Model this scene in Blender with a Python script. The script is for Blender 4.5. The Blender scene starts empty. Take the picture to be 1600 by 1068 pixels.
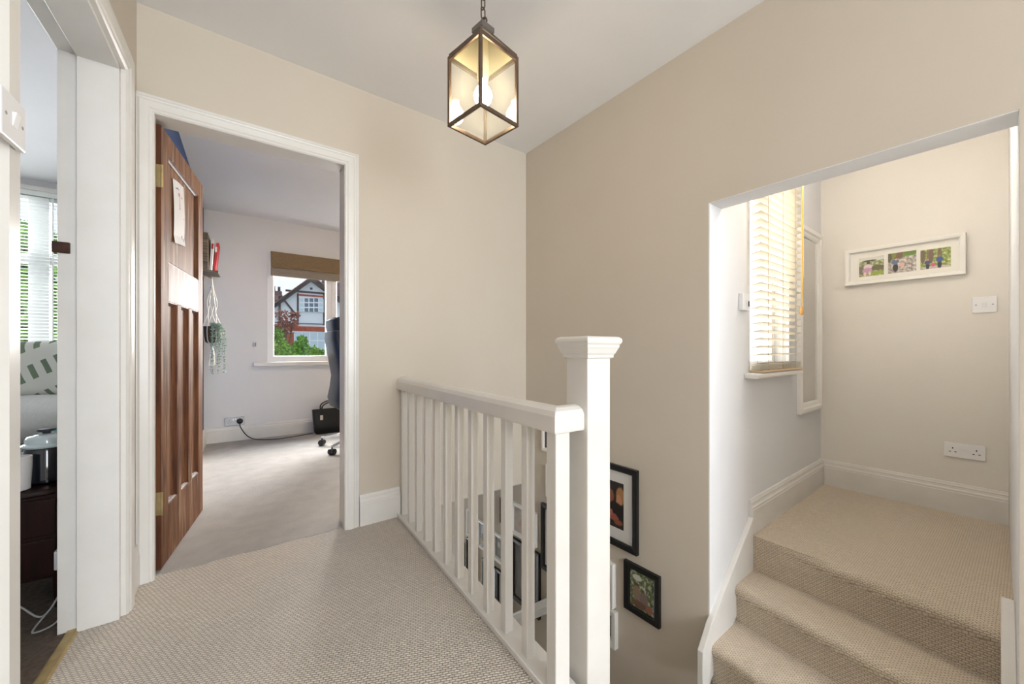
import bpy, bmesh, math, random
from mathutils import Vector, Matrix
random.seed(7)
R = math.radians
SC = bpy.context.scene
COL = SC.collection

# ------------------------------------------------------------------ camera
HC = 0.978
cam_d = bpy.data.cameras.new('camera'); cam = bpy.data.objects.new('camera', cam_d); COL.objects.link(cam)
cam.location = (0, 0, HC)
cam.rotation_euler = (R(90), 0, -math.atan2(.5992, .8006))
cam_d.sensor_width = 36; cam_d.lens = 606 / 1600 * 36
cam_d.shift_y = 12 / 1600
cam_d.clip_start = .02; cam_d.clip_end = 300
SC.camera = cam
SC.view_settings.view_transform = 'Standard'; SC.view_settings.look = 'None'
SC.view_settings.exposure = 0.3; SC.view_settings.gamma = 1.0; SC.view_settings.use_curve_mapping = False
try:
    SC.cycles.use_denoising = True
    SC.cycles.max_bounces = 9; SC.cycles.diffuse_bounces = 5; SC.cycles.glossy_bounces = 3; SC.cycles.use_adaptive_sampling = True; SC.cycles.adaptive_threshold = .02; SC.cycles.transparent_max_bounces = 24
    SC.cycles.sample_clamp_indirect = 6
except Exception: pass

def lin(c):
    return tuple((v / 255 / 12.92) if v / 255 <= .04045 else ((v / 255 + .055) / 1.055) ** 2.4 for v in c) + (1,)

# ------------------------------------------------------------------ sky (bright broken cloud)
W = bpy.data.worlds.new('sky'); SC.world = W; W.use_nodes = True
nt = W.node_tree; nt.nodes.clear()
o_ = nt.nodes.new('ShaderNodeOutputWorld'); b_ = nt.nodes.new('ShaderNodeBackground')
tc = nt.nodes.new('ShaderNodeTexCoord'); nz = nt.nodes.new('ShaderNodeTexNoise'); cr = nt.nodes.new('ShaderNodeValToRGB')
nz.inputs['Scale'].default_value = 5; nz.inputs['Detail'].default_value = 6
cr.color_ramp.elements[0].position = .40; cr.color_ramp.elements[0].color = (.42, .61, .88, 1)
cr.color_ramp.elements[1].position = .58; cr.color_ramp.elements[1].color = (.80, .85, .92, 1)
nt.links.new(tc.outputs['Generated'], nz.inputs['Vector']); nt.links.new(nz.outputs['Fac'], cr.inputs['Fac'])
nt.links.new(cr.outputs['Color'], b_.inputs['Color']); nt.links.new(b_.outputs['Background'], o_.inputs['Surface'])
b_.inputs['Strength'].default_value = 1.0

def area(name, loc, target, sx, sy, watts, col=(1, 1, 1)):
    l = bpy.data.lights.new(name, 'AREA'); l.shape = 'RECTANGLE'; l.size = sx; l.size_y = sy; l.energy = watts; l.color = col
    o = bpy.data.objects.new(name, l); COL.objects.link(o); o.location = loc
    o.rotation_euler = (Vector(target) - Vector(loc)).to_track_quat('-Z', 'Y').to_euler()
    return o
# daylight through the windows, plus fill lights added for the landing and hall
area('landing_fill_light', (.75, -3.5, 1.5), (.75, 2, 1.75), 1.9, 1.9, 124, (.90, .955, 1.0))  # unseen source behind the camera, added to brighten the landing
area('daylight_office_window', (2.35, 6.4, 2.0), (.7, 3.8, 1.6), 1.7, 1.8, 620, (1, .985, .95))
area('skylight_office_window', (1.4, 7.4, 4.2), (.7, 4.2, .9), 3.6, 2.2, 1000, (1, .985, .95))
area('daylight_bedroom_window', (-3.3, 6.3, 1.9), (-1.6, 3.2, 1.7), 1.8, 1.8, 330, (.96, .985, 1.0))
area('skylight_bedroom_window', (-2.6, 7.4, 4.2), (-1.6, 4.0, .8), 3.6, 2.2, 260, (.96, .98, 1.0))
area('daylight_stair_window', (2.55, 1.6, 1.75), (2.55, .5, 1.2), 1.0, 1.3, 80, (1, .99, .98))
area('hall_fill_light', (1.3, 4.75, -1.9), (1.6, 2.4, -1.1), .7, 1.2, 15, (.88, .95, 1))  # unseen source below, added to brighten the lower stairwell

# ------------------------------------------------------------------ materials
MATS = {}
def mat(name, rgb, rough=.5, metal=0., var=None, bump=None, coat=0., spec=None):
    """var=(scale, second colour, contrast)  bump=(scale, strength, distance)"""
    if name in MATS: return MATS[name]
    m = bpy.data.materials.new(name); m.use_nodes = True; MATS[name] = m
    n = m.node_tree; p = n.nodes['Principled BSDF']
    p.inputs['Base Color'].default_value = lin(rgb); p.inputs['Roughness'].default_value = rough
    p.inputs['Metallic'].default_value = metal
    if coat: p.inputs['Coat Weight'].default_value = coat; p.inputs['Coat Roughness'].default_value = .1
    if spec is not None: p.inputs['Specular IOR Level'].default_value = spec
    t = n.nodes.new('ShaderNodeTexCoord')
    if var:
        x = n.nodes.new('ShaderNodeTexNoise'); x.inputs['Scale'].default_value = var[0]; x.inputs['Detail'].default_value = 5
        c = n.nodes.new('ShaderNodeValToRGB'); w = var[2] if len(var) > 2 else .2
        c.color_ramp.elements[0].position = .5 - w; c.color_ramp.elements[0].color = lin(var[1])
        c.color_ramp.elements[1].position = .5 + w; c.color_ramp.elements[1].color = lin(rgb)
        n.links.new(t.outputs['Object'], x.inputs['Vector']); n.links.new(x.outputs['Fac'], c.inputs['Fac']); n.links.new(c.outputs['Color'], p.inputs['Base Color'])
    if bump:
        x = n.nodes.new('ShaderNodeTexNoise'); x.inputs['Scale'].default_value = bump[0]; x.inputs['Detail'].default_value = 4
        b = n.nodes.new('ShaderNodeBump'); b.inputs['Strength'].default_value = bump[1]; b.inputs['Distance'].default_value = bump[2]
        n.links.new(t.outputs['Object'], x.inputs['Vector']); n.links.new(x.outputs['Fac'], b.inputs['Height']); n.links.new(b.outputs['Normal'], p.inputs['Normal'])
    return m

def math_node(n, op, a, b=None):
    x = n.nodes.new('ShaderNodeMath'); x.operation = op
    for i, v in enumerate((a, b)):
        if v is None: continue
        if isinstance(v, (int, float)): x.inputs[i].default_value = v
        else: n.links.new(v, x.inputs[i])
    return x.outputs[0]

def carpet_mat(name, c1, c2, stair=False, bw=.017, rh=.0085, ang=0):
    m = bpy.data.materials.new(name); m.use_nodes = True; MATS[name] = m
    n = m.node_tree; p = n.nodes['Principled BSDF']; p.inputs['Roughness'].default_value = .95; p.inputs['Specular IOR Level'].default_value = .15
    p.inputs['Sheen Weight'].default_value = .25; p.inputs['Sheen Roughness'].default_value = .6
    g = n.nodes.new('ShaderNodeNewGeometry'); s = n.nodes.new('ShaderNodeSeparateXYZ'); n.links.new(g.outputs['Position'], s.inputs[0])
    cb = n.nodes.new('ShaderNodeCombineXYZ')
    if stair:
        n.links.new(s.outputs['Y'], cb.inputs[0]); n.links.new(math_node(n, 'ADD', s.outputs['X'], s.outputs['Z']), cb.inputs[1])
    else:
        n.links.new(s.outputs['X'], cb.inputs[0]); n.links.new(s.outputs['Y'], cb.inputs[1])
    mp = n.nodes.new('ShaderNodeMapping'); mp.inputs['Rotation'].default_value = (0, 0, R(ang)); n.links.new(cb.outputs[0], mp.inputs['Vector'])
    wob = n.nodes.new('ShaderNodeTexNoise'); wob.inputs['Scale'].default_value = 40; n.links.new(mp.outputs[0], wob.inputs['Vector'])
    ad = n.nodes.new('ShaderNodeVectorMath'); ad.operation = 'MULTIPLY_ADD'; n.links.new(wob.outputs['Color'], ad.inputs[0]); ad.inputs[1].default_value = (.006,) * 3; n.links.new(mp.outputs[0], ad.inputs[2])
    br = n.nodes.new('ShaderNodeTexBrick'); n.links.new(ad.outputs[0], br.inputs['Vector'])
    br.inputs['Scale'].default_value = 1; br.inputs['Brick Width'].default_value = bw; br.inputs['Row Height'].default_value = rh
    br.inputs['Mortar Size'].default_value = rh * .32; br.inputs['Mortar Smooth'].default_value = 1.0
    br.inputs['Color1'].default_value = lin(c1); br.inputs['Color2'].default_value = lin(tuple(v * .94 for v in c1)); br.inputs['Mortar'].default_value = lin(c2)
    big = n.nodes.new('ShaderNodeTexNoise'); big.inputs['Scale'].default_value = 3.5; big.inputs['Detail'].default_value = 4; n.links.new(g.outputs['Position'], big.inputs['Vector'])
    mx = n.nodes.new('ShaderNodeMix'); mx.data_type = 'RGBA'; mx.blend_type = 'MULTIPLY'; mx.inputs['Factor'].default_value = .14
    n.links.new(br.outputs['Color'], mx.inputs[6]); n.links.new(big.outputs['Fac'], mx.inputs[7]); n.links.new(mx.outputs[2], p.inputs['Base Color'])
    fine = n.nodes.new('ShaderNodeTexNoise'); fine.inputs['Scale'].default_value = 500; n.links.new(g.outputs['Position'], fine.inputs['Vector'])
    h = math_node(n, 'ADD', math_node(n, 'SUBTRACT', 1.0, br.outputs['Fac']), math_node(n, 'MULTIPLY', fine.outputs['Fac'], .5))
    b = n.nodes.new('ShaderNodeBump'); b.inputs['Strength'].default_value = .8; b.inputs['Distance'].default_value = .004
    n.links.new(h, b.inputs['Height']); n.links.new(b.outputs['Normal'], p.inputs['Normal'])
    return m

def glass_mat(name, tint=(255, 255, 255), haze=0., rough=.02, hazecol=(235, 235, 225)):
    m = bpy.data.materials.new(name); m.use_nodes = True; MATS[name] = m
    n = m.node_tree; n.nodes.clear(); o = n.nodes.new('ShaderNodeOutputMaterial')
    tr = n.nodes.new('ShaderNodeBsdfTransparent'); tr.inputs['Color'].default_value = lin(tint)
    gl = n.nodes.new('ShaderNodeBsdfGlossy'); gl.inputs['Roughness'].default_value = rough
    lw = n.nodes.new('ShaderNodeLayerWeight'); lw.inputs['Blend'].default_value = .5
    fr = math_node(n, 'ADD', .035, math_node(n, 'MULTIPLY', .6, math_node(n, 'POWER', lw.outputs['Facing'], 5.0)))
    mx = n.nodes.new('ShaderNodeMixShader'); n.links.new(fr, mx.inputs[0]); n.links.new(tr.outputs[0], mx.inputs[1]); n.links.new(gl.outputs[0], mx.inputs[2])
    out = mx.outputs[0]
    if haze:
        d = n.nodes.new('ShaderNodeBsdfDiffuse'); d.inputs['Color'].default_value = lin(hazecol)
        t2 = n.nodes.new('ShaderNodeBsdfTranslucent'); t2.inputs['Color'].default_value = lin(hazecol)
        a = n.nodes.new('ShaderNodeMixShader'); a.inputs[0].default_value = .6; n.links.new(d.outputs[0], a.inputs[1]); n.links.new(t2.outputs[0], a.inputs[2])
        m2 = n.nodes.new('ShaderNodeMixShader'); m2.inputs[0].default_value = haze; n.links.new(out, m2.inputs[1]); n.links.new(a.outputs[0], m2.inputs[2]); out = m2.outputs[0]
    n.links.new(out, o.inputs[0]); return m

def emit_mat(name, rgb, strength):
    m = bpy.data.materials.new(name); m.use_nodes = True; MATS[name] = m
    p = m.node_tree.nodes['Principled BSDF']; p.inputs['Base Color'].default_value = lin(rgb)
    p.inputs['Emission Color'].default_value = lin(rgb); p.inputs['Emission Strength'].default_value = strength
    return m

def wood_mat(name, c1, c2, worn=None, rough=.45, scale=(14, 14, 1.2), pale=.0):
    m = bpy.data.materials.new(name); m.use_nodes = True; MATS[name] = m
    n = m.node_tree; p = n.nodes['Principled BSDF']; p.inputs['Roughness'].default_value = rough; p.inputs['Specular IOR Level'].default_value = .28
    t = n.nodes.new('ShaderNodeTexCoord'); mp = n.nodes.new('ShaderNodeMapping'); mp.inputs['Scale'].default_value = scale
    n.links.new(t.outputs['Object'], mp.inputs['Vector'])
    x = n.nodes.new('ShaderNodeTexNoise'); x.inputs['Scale'].default_value = 3; x.inputs['Detail'].default_value = 8; x.inputs['Distortion'].default_value = .6
    n.links.new(mp.outputs[0], x.inputs['Vector'])
    c = n.nodes.new('ShaderNodeValToRGB'); c.color_ramp.elements[0].position = .35; c.color_ramp.elements[0].color = lin(c1)
    c.color_ramp.elements[1].position = .68; c.color_ramp.elements[1].color = lin(c2)
    n.links.new(x.outputs['Fac'], c.inputs['Fac']); out = c.outputs['Color']
    if worn:
        y = n.nodes.new('ShaderNodeTexNoise'); y.inputs['Scale'].default_value = 2.2; y.inputs['Detail'].default_value = 9; n.links.new(mp.outputs[0], y.inputs['Vector'])
        c2_ = n.nodes.new('ShaderNodeValToRGB'); c2_.color_ramp.elements[0].position = .56 - pale; c2_.color_ramp.elements[1].position = .72 - pale
        n.links.new(y.outputs['Fac'], c2_.inputs['Fac'])
        mx = n.nodes.new('ShaderNodeMix'); mx.data_type = 'RGBA'; n.links.new(c2_.outputs['Color'], mx.inputs[0]); n.links.new(out, mx.inputs[6]); mx.inputs[7].default_value = lin(worn); out = mx.outputs[2]
    n.links.new(out, p.inputs['Base Color'])
    b = n.nodes.new('ShaderNodeBump'); b.inputs['Strength'].default_value = .15; b.inputs['Distance'].default_value = .002
    n.links.new(x.outputs['Fac'], b.inputs['Height']); n.links.new(b.outputs['Normal'], p.inputs['Normal'])
    return m

def photo_mat(name, bg, blobs, nscale=6, rough=.35, soft=.12):
    """flat print: bg=[(pos,rgb)...] noise ramp; blobs=[(u,v,ru,rv,rgb[,wobble])] in 0..1 print coordinates, later ones on top"""
    m = bpy.data.materials.new(name); m.use_nodes = True; MATS[name] = m
    n = m.node_tree; p = n.nodes['Principled BSDF']; p.inputs['Roughness'].default_value = rough
    t = n.nodes.new('ShaderNodeUVMap'); 
    x = n.nodes.new('ShaderNodeTexNoise'); x.inputs['Scale'].default_value = nscale; x.inputs['Detail'].default_value = 6; n.links.new(t.outputs[0], x.inputs['Vector'])
    c = n.nodes.new('ShaderNodeValToRGB'); e = c.color_ramp.elements
    while len(e) < len(bg): e.new(.5)
    for i, (pp, rgb) in enumerate(bg): e[i].position = pp; e[i].color = lin(rgb)
    n.links.new(x.outputs['Fac'], c.inputs['Fac']); out = c.outputs['Color']
    w = n.nodes.new('ShaderNodeTexNoise'); w.inputs['Scale'].default_value = 9; n.links.new(t.outputs[0], w.inputs['Vector'])
    wv = n.nodes.new('ShaderNodeVectorMath'); wv.operation = 'MULTIPLY_ADD'; n.links.new(w.outputs['Color'], wv.inputs[0]); wv.inputs[1].default_value = (.05, .05, 0); n.links.new(t.outputs[0], wv.inputs[2])
    for (u, v, ru, rv, rgb) in blobs:
        s = n.nodes.new('ShaderNodeVectorMath'); s.operation = 'SUBTRACT'; n.links.new(wv.outputs[0], s.inputs[0]); s.inputs[1].default_value = (u + .025, v + .025, 0)
        d = n.nodes.new('ShaderNodeVectorMath'); d.operation = 'MULTIPLY'; n.links.new(s.outputs[0], d.inputs[0]); d.inputs[1].default_value = (1 / ru, 1 / rv, 0)
        l = n.nodes.new('ShaderNodeVectorMath'); l.operation = 'LENGTH'; n.links.new(d.outputs[0], l.inputs[0])
        mr = n.nodes.new('ShaderNodeMapRange'); mr.inputs['From Min'].default_value = 1 - soft; mr.inputs['From Max'].default_value = 1 + soft; mr.inputs['To Min'].default_value = 1; mr.inputs['To Max'].default_value = 0
        n.links.new(l.outputs['Value'], mr.inputs['Value'])
        mx = n.nodes.new('ShaderNodeMix'); mx.data_type = 'RGBA'; n.links.new(mr.outputs[0], mx.inputs[0]); n.links.new(out, mx.inputs[6]); mx.inputs[7].default_value = lin(rgb); out = mx.outputs[2]
    n.links.new(out, p.inputs['Base Color'])
    return m

M_BEIGE = mat('beige_wall_paint', (207, 198, 184), .9, var=(2.5, (203, 193, 179), .3), bump=(180, .12, .002))
M_OFFW = mat('offwhite_wall_paint', (233, 229, 223), .9, var=(2.2, (229, 224, 217), .3), bump=(180, .1, .002))
M_WHITEW = mat('white_wall_paint', (232, 232, 233), .9, var=(1.6, (226, 226, 228), .3), bump=(160, .1, .002))
M_BLUE = mat('deep_blue_wall_paint', (34, 66, 118), .8, bump=(160, .1, .002))
M_CEIL = mat('ceiling_paint', (240, 240, 242), .95, var=(1.5, (233, 233, 236), .3), bump=(90, .12, .003))
M_GLOSS = mat('white_gloss_paint', (230, 228, 225), .28, var=(7, (219, 216, 211), .35), bump=(30, .06, .002))
M_PVC = mat('white_pvc', (240, 241, 243), .3)
M_PLATE = mat('white_plastic', (238, 238, 240), .35)
M_BLACKP = mat('black_plastic', (18, 18, 20), .4)
M_DARKSLOT = mat('socket_slot', (35, 33, 32), .6)
M_STEEL = mat('brushed_steel', (165, 165, 168), .4, 1.)
M_CHROME = mat('chrome', (215, 217, 220), .15, 1.)
M_BRASS = mat('aged_brass', (204, 184, 136), .5, .7, var=(20, (150, 128, 88), .3))
M_BRONZE = mat('lantern_bronze', (124, 106, 92), .38, .75, var=(30, (92, 76, 66), .3))
M_LROOF = mat('lantern_roof_brass', (168, 160, 128), .45, .5)
M_BLKFRAME = mat('black_picture_frame', (16, 15, 16), .35)
M_WHTFRAME = mat('white_picture_frame', (236, 234, 229), .4)
M_MOUNT = mat('white_mount_board', (232, 232, 230), .9)
M_GLASS = glass_mat('window_glass')
M_PGLASS = glass_mat('picture_glass', rough=.05)
M_LGLASS = glass_mat('lantern_glass', haze=.035, hazecol=(240, 238, 220))
M_FROST = glass_mat('frosted_glass', haze=.85, hazecol=(250, 250, 248))
M_MIRROR = mat('mirror_glass', (235, 236, 236), .02, 1.)
M_CARPET = carpet_mat('landing_loop_carpet', (238, 229, 217), (164, 151, 135), ang=24)
M_STAIRC = carpet_mat('stair_loop_carpet', (244, 231, 211), (186, 163, 135), stair=True)
M_GREYC = mat('grey_cut_pile_carpet', (190, 186, 182), .98, var=(9, (172, 168, 164), .3), bump=(260, .9, .008), spec=.1)
M_TAUPEC = mat('taupe_carpet', (120, 108, 98), .98, var=(60, (84, 75, 68), .3), bump=(260, .9, .008), spec=.1)
M_DOORW = wood_mat('worn_stripped_oak', (88, 54, 34), (142, 98, 66), worn=(172, 146, 122), rough=.62)
M_DOORE = wood_mat('door_edge_wood', (72, 40, 24), (112, 68, 42), rough=.5)
M_DOORM = wood_mat('door_mid_rail_wood', (98, 66, 50), (132, 98, 78), worn=(166, 144, 130), rough=.55, pale=.08)
M_SLATW = mat('cream_painted_slat', (232, 224, 206), .45)
M_SLATS = mat('white_blind_slat', (232, 236, 232), .4)
M_CORD = mat('white_cord', (224, 218, 205), .8)

# ------------------------------------------------------------------ mesh helpers
class MB:
    def __init__(s): s.v = []; s.f = []
    def poly(s, pts):
        i = len(s.v); s.v += [Vector(p) for p in pts]; s.f.append(tuple(range(i, i + len(pts)))); return s
    def hexa(s, b, t):
        """b, t: 4 bottom and 4 top points in the same turn"""
        i = len(s.v); s.v += [Vector(p) for p in b] + [Vector(p) for p in t]
        s.f += [(i + 3, i + 2, i + 1, i), (i + 4, i + 5, i + 6, i + 7)] + [(i + k, i + (k + 1) % 4, i + 4 + (k + 1) % 4, i + 4 + k) for k in range(4)]
        return s
    def box(s, a, b):
        x0, y0, z0 = (min(a[k], b[k]) for k in range(3)); x1, y1, z1 = (max(a[k], b[k]) for k in range(3))
        return s.hexa([(x0, y0, z0), (x1, y0, z0), (x1, y1, z0), (x0, y1, z0)], [(x0, y0, z1), (x1, y0, z1), (x1, y1, z1), (x0, y1, z1)])
    def prism(s, pts, vec):
        n = len(pts); i = len(s.v); vec = Vector(vec)
        s.v += [Vector(p) for p in pts] + [Vector(p) + vec for p in pts]
        s.f += [tuple(range(i + n - 1, i - 1, -1)), tuple(range(i + n, i + 2 * n))] + [(i + k, i + (k + 1) % n, i + n + (k + 1) % n, i + n + k) for k in range(n)]
        return s
    def vprism(s, xy, z0, z1): return s.prism([(p[0], p[1], z0) for p in xy], (0, 0, z1 - z0))
    def sweep(s, path, N, prof, closed=False):
        """profile (u,v): u along N x tangent (mitred), v along N"""
        path = [Vector(p) for p in path]; N = Vector(N).normalized(); n = len(path); rings = []
        segs = [(path[(k + 1) % n] - path[k]).normalized() for k in range(n if closed else n - 1)]
        for k in range(n):
            if closed: a, b = N.cross(segs[k - 1]), N.cross(segs[k])
            else: a = N.cross(segs[max(0, k - 1)]); b = N.cross(segs[min(n - 2, k)])
            m = (a + b) / (1 + a.dot(b)); rings.append([path[k] + m * u + N * v for u, v in prof])
        return s.loft(rings, closed, caps=not closed)
    def loft(s, rings, closed=False, caps=True):
        i = len(s.v); n = len(rings); q = len(rings[0])
        for r in rings: s.v += [Vector(p) for p in r]
        for k in range(n if closed else n - 1):
            for j in range(q):
                a = i + k * q; b = i + ((k + 1) % n) * q
                s.f.append((a + j, a + (j + 1) % q, b + (j + 1) % q, b + j))
        if caps: s.f += [tuple(range(i + q - 1, i - 1, -1)), tuple(range(i + (n - 1) * q, i + n * q))]
        return s
    def tube(s, path, r, seg=8, caps=True, closed=False):
        path = [Vector(p) for p in path]; n = len(path); rings = []; up = None
        for k in range(n):
            if closed: t = (path[(k + 1) % n] - path[k - 1]).normalized()
            else: t = (path[min(n - 1, k + 1)] - path[max(0, k - 1)]).normalized()
            if up is None: up = t.orthogonal().normalized()
            up = (up - t * up.dot(t)); up = up.normalized() if up.length > 1e-6 else t.orthogonal().normalized()
            w = t.cross(up); rr = r[k] if isinstance(r, (list, tuple)) else r
            rings.append([path[k] + (up * math.cos(2 * math.pi * j / seg) + w * math.sin(2 * math.pi * j / seg)) * rr for j in range(seg)])
        return s.loft(rings, closed, caps and not closed)
    def lathe(s, c, prof, seg=24):
        rings = [[(c[0] + r * math.cos(2 * math.pi * j / seg), c[1] + r * math.sin(2 * math.pi * j / seg), c[2] + z) for j in range(seg)] for r, z in prof]
        return s.loft(rings)
    def sphere(s, c, r, seg=20, rings=12, sc=(1, 1, 1)):
        return s.loft([[(c[0] + sc[0] * r * math.sin(t) * math.cos(2 * math.pi * j / seg), c[1] + sc[1] * r * math.sin(t) * math.sin(2 * math.pi * j / seg), c[2] - sc[2] * r * math.cos(t)) for j in range(seg)]
                       for t in [math.pi * (k + .02) / (rings + .04) for k in range(rings + 1)]])
    def xf(s, fn): s.v = [Vector(fn(p)) for p in s.v]; return s
    def build(s, name, m, parent=None, bevel=0, smooth=False, seg=2, off=None):
        base = Vector((0, 0, 0))
        if parent is not None: base = Vector(parent.get('_b', (0, 0, 0)))
        if off is not None: base = Vector(off)
        me = bpy.data.meshes.new(name); me.from_pydata([tuple(p - base) for p in s.v], [], s.f); me.validate()
        bm = bmesh.new(); bm.from_mesh(me); bmesh.ops.recalc_face_normals(bm, faces=bm.faces); bm.to_mesh(me); bm.free()
        me.materials.append(m)
        if smooth:
            for p in me.polygons: p.use_smooth = True
            try: me.set_sharp_from_angle(angle=R(42))
            except Exception: pass
        o = bpy.data.objects.new(name, me); COL.objects.link(o)
        if parent is not None: o.parent = parent; o['_b'] = tuple(base)
        elif off is not None: o.location = off
        if bevel:
            md = o.modifiers.new('bevel', 'BEVEL'); md.width = bevel; md.segments = seg; md.limit_method = 'ANGLE'; md.angle_limit = R(35)
        return o

def thing(name, label, cat, loc, group=None, kind=None):
    o = bpy.data.objects.new(name, None); COL.objects.link(o); o.location = loc; o.empty_display_size = .05; o['_b'] = tuple(loc)
    return tag(o, label, cat, group, kind)
def tag(o, label, cat=None, group=None, kind=None):
    o['label'] = label
    if cat: o['category'] = cat
    if group: o['group'] = group
    if kind: o['kind'] = kind
    return o
def struct(o, label=None):
    o['kind'] = 'structure'
    if label: o['label'] = label
    return o
def uvquad(name, m, bl, rv, uv_, w, h, parent):
    """flat print with its own 0..1 coordinates; bl bottom-left, rv/uv_ unit right and up"""
    base = Vector(parent.get('_b', (0, 0, 0))); bl = Vector(bl); rv = Vector(rv); uv_ = Vector(uv_)
    me = bpy.data.meshes.new(name); P = [bl, bl + rv * w, bl + rv * w + uv_ * h, bl + uv_ * h]
    me.from_pydata([tuple(p - base) for p in P], [], [(0, 1, 2, 3)]); u = me.uv_layers.new(name='UVMap')
    for i, c in enumerate(((0, 0), (1, 0), (1, 1), (0, 1))): u.data[i].uv = c
    me.materials.append(m); o = bpy.data.objects.new(name, me); COL.objects.link(o); o.parent = parent; o['_b'] = tuple(base)
    return o
def dup(o, parent, loc):
    c = o.copy(); COL.objects.link(c); c.parent = parent; c.location = loc; return c

# pixel helpers: real points on real planes
F_, CX_, HY_ = 606., 800., 546.
def ray(px): u = px - CX_; return (F_ * .5992 + u * .8006, F_ * .8006 - u * .5992)
def onX(px, py, X): a = ray(px); t = X / a[0]; return Vector((X, a[1] * t, HC + (HY_ - py) * t))
def onY(px, py, Y): a = ray(px); t = Y / a[1]; return Vector((a[0] * t, Y, HC + (HY_ - py) * t))

# ------------------------------------------------------------------ room shell
YA, YA2 = 2.24, 2.36          # wall with the wooden door
XB, XB2 = 1.806, 1.926        # wall with the stair opening
ZC = 2.43
YF = 5.11                     # front wall of the house
XI = 3.524                    # far wall of the small upper landing
wC = lambda y: -.391 + .0473 * y      # landing side of the slightly splayed wall on the left
yL = lambda x: .893 + .0165 * (x - XB)   # window wall of the small upper landing
yR = lambda x: .018 + .031 * (x - XB)    # its opposite wall
DX0, DX1, DH = -.229, .533, 1.98      # office door opening
CY0, CY1, CH = 1.208, 2.0, 2.009      # bedroom door opening

b = MB()
b.box((-.5, YA, 0), (-.262, YA2, ZC))
b.box((.545, YA, -.004), (XB, YA2, ZC)); b.box((-.262, YA, DH + .012), (.545, YA2, ZC))
struct(b.build('wall_back', M_BEIGE), 'beige painted wall with the wooden door opening')
b = MB()
b.box((XB, yL(XB), -3.4), (XB2, YF + .2, ZC))
b.box((XB, -3.3, -.73), (XB2, yR(XB), ZC))
b.box((XB, yR(XB), 1.658), (XB2, yL(XB), ZC))
b.box((XB, yR(XB), -.9), (XB2, yL(XB), -.6))
struct(b.build('wall_right', M_BEIGE), 'beige painted wall with the opening to the upper steps')
b = MB()
def wallC(b, y0, y1, z0, z1, th=.15):
    b.vprism([(wC(y0), y0), (wC(y1), y1), (wC(y1) - th, y1), (wC(y0) - th, y0)], z0, z1)
wallC(b, -3.3, CY0, -.2, ZC); wallC(b, CY1, YA, -.2, ZC); wallC(b, CY0, CY1, CH, ZC)
struct(b.build('wall_left', M_BEIGE), 'beige painted wall with the bedroom doorway')
b = MB(); b.vprism([(wC(YA2), YA2), (wC(YF), YF), (wC(YF) - .02, YF), (wC(YA2) - .02, YA2)], -.0, ZC)
struct(b.build('wall_party', M_BLUE), 'deep blue painted wall behind the open wooden door')
b = MB(); b.vprism([(wC(YA2) - .02, YA2), (wC(YF) - .02, YF), (wC(YF) - .14, YF), (wC(YA2) - .14, YA2)], -.0, ZC)
struct(b.build('wall_bedroom_inner', M_WHITEW), 'white bedroom side of the party wall')
# rear wall of the landing with an unseen opening added for the fill light
b = MB(); b.box((-.6, -3.4, -.73), (-.2, -3.3, ZC)); b.box((1.7, -3.4, -.73), (XB2, -3.3, ZC))
b.box((-.2, -3.4, -.73), (1.7, -3.3, .5)); b.box((-.2, -3.4, 2.35), (1.7, -3.3, ZC))
struct(b.build('wall_rear', M_BEIGE), 'beige rear wall behind the camera with an opening added for the fill light')
# front wall of the house: office window and bedroom bay window
OW0, OW1, OZ0, OZ1 = .405, 1.9, .84, 2.09
BW0, BW1, BZ0, BZ1 = -3.1, -1.06, .84, 2.33
b = MB()
b.box((wC(YF), YF, -.2), (OW0, YF + .2, ZC)); b.box((OW1, YF, -.2), (2.3, YF + .2, ZC))
b.box((OW0, YF, -.2), (OW1, YF + .2, OZ0)); b.box((OW0, YF, OZ1), (OW1, YF + .2, ZC))
b.box((BW1, YF, -.2), (wC(YF), YF + .2, ZC)); b.box((-4.2, YF, -.2), (BW0, YF + .2, ZC))
b.box((BW0, YF, -.2), (BW1, YF + .2, BZ0)); b.box((BW0, YF, BZ1), (BW1, YF + .2, ZC))
struct(b.build('wall_front', M_WHITEW), 'white painted front wall with the office and bedroom windows')
b = MB(); b.box((2.2, YA2, 0), (2.3, YF, ZC)); struct(b.build('wall_office_side', M_WHITEW), 'white side wall of the office')
b = MB(); b.box((-4.3, .2, -.2), (-4.2, YF, ZC)); b.box((-4.2, .2, -.2), (-.54, .3, ZC)); struct(b.build('wall_bedroom_side', M_WHITEW), 'white side walls of the bedroom')
# small upper landing walls
WX0, WX1, WZ0, WZ1 = 2.27, 2.86, .86, 2.02
b = MB()
def wallL(x0, x1, z0, z1): b.vprism([(x0, yL(x0)), (x1, yL(x1)), (x1, yL(x1) + .14), (x0, yL(x0) + .14)], z0, z1)
wallL(XB2, WX0, -.9, ZC); wallL(WX1, XI + .1, -.9, ZC); wallL(WX0, WX1, -.9, WZ0); wallL(WX0, WX1, WZ1, ZC)
b.vprism([(XB + .001, yL(XB) - .004), (XB2 + .01, yL(XB2) - .004), (XB2 + .01, yL(XB2) + .01), (XB + .001, yL(XB) + .01)], -.9, 1.658)
struct(b.build('wall_window', M_WHITEW), 'white wall of the small upper landing with the blind covered window')
b = MB(); b.box((XI, -.2, -.9), (XI + .1, yL(XI), ZC)); struct(b.build('wall_far', M_OFFW), 'off white end wall of the small upper landing')
b = MB(); b.vprism([(XB2, yR(XB2)), (XI, yR(XI)), (XI, yR(XI) - .1), (XB2, yR(XB2) - .1)], -.9, ZC)
b.vprism([(XB + .001, yR(XB) + .001), (XB2 + .01, yR(XB2) + .001), (XB2 + .01, yR(XB2) - .01), (XB + .001, yR(XB) - .01)], -.9, 1.658)
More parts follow.
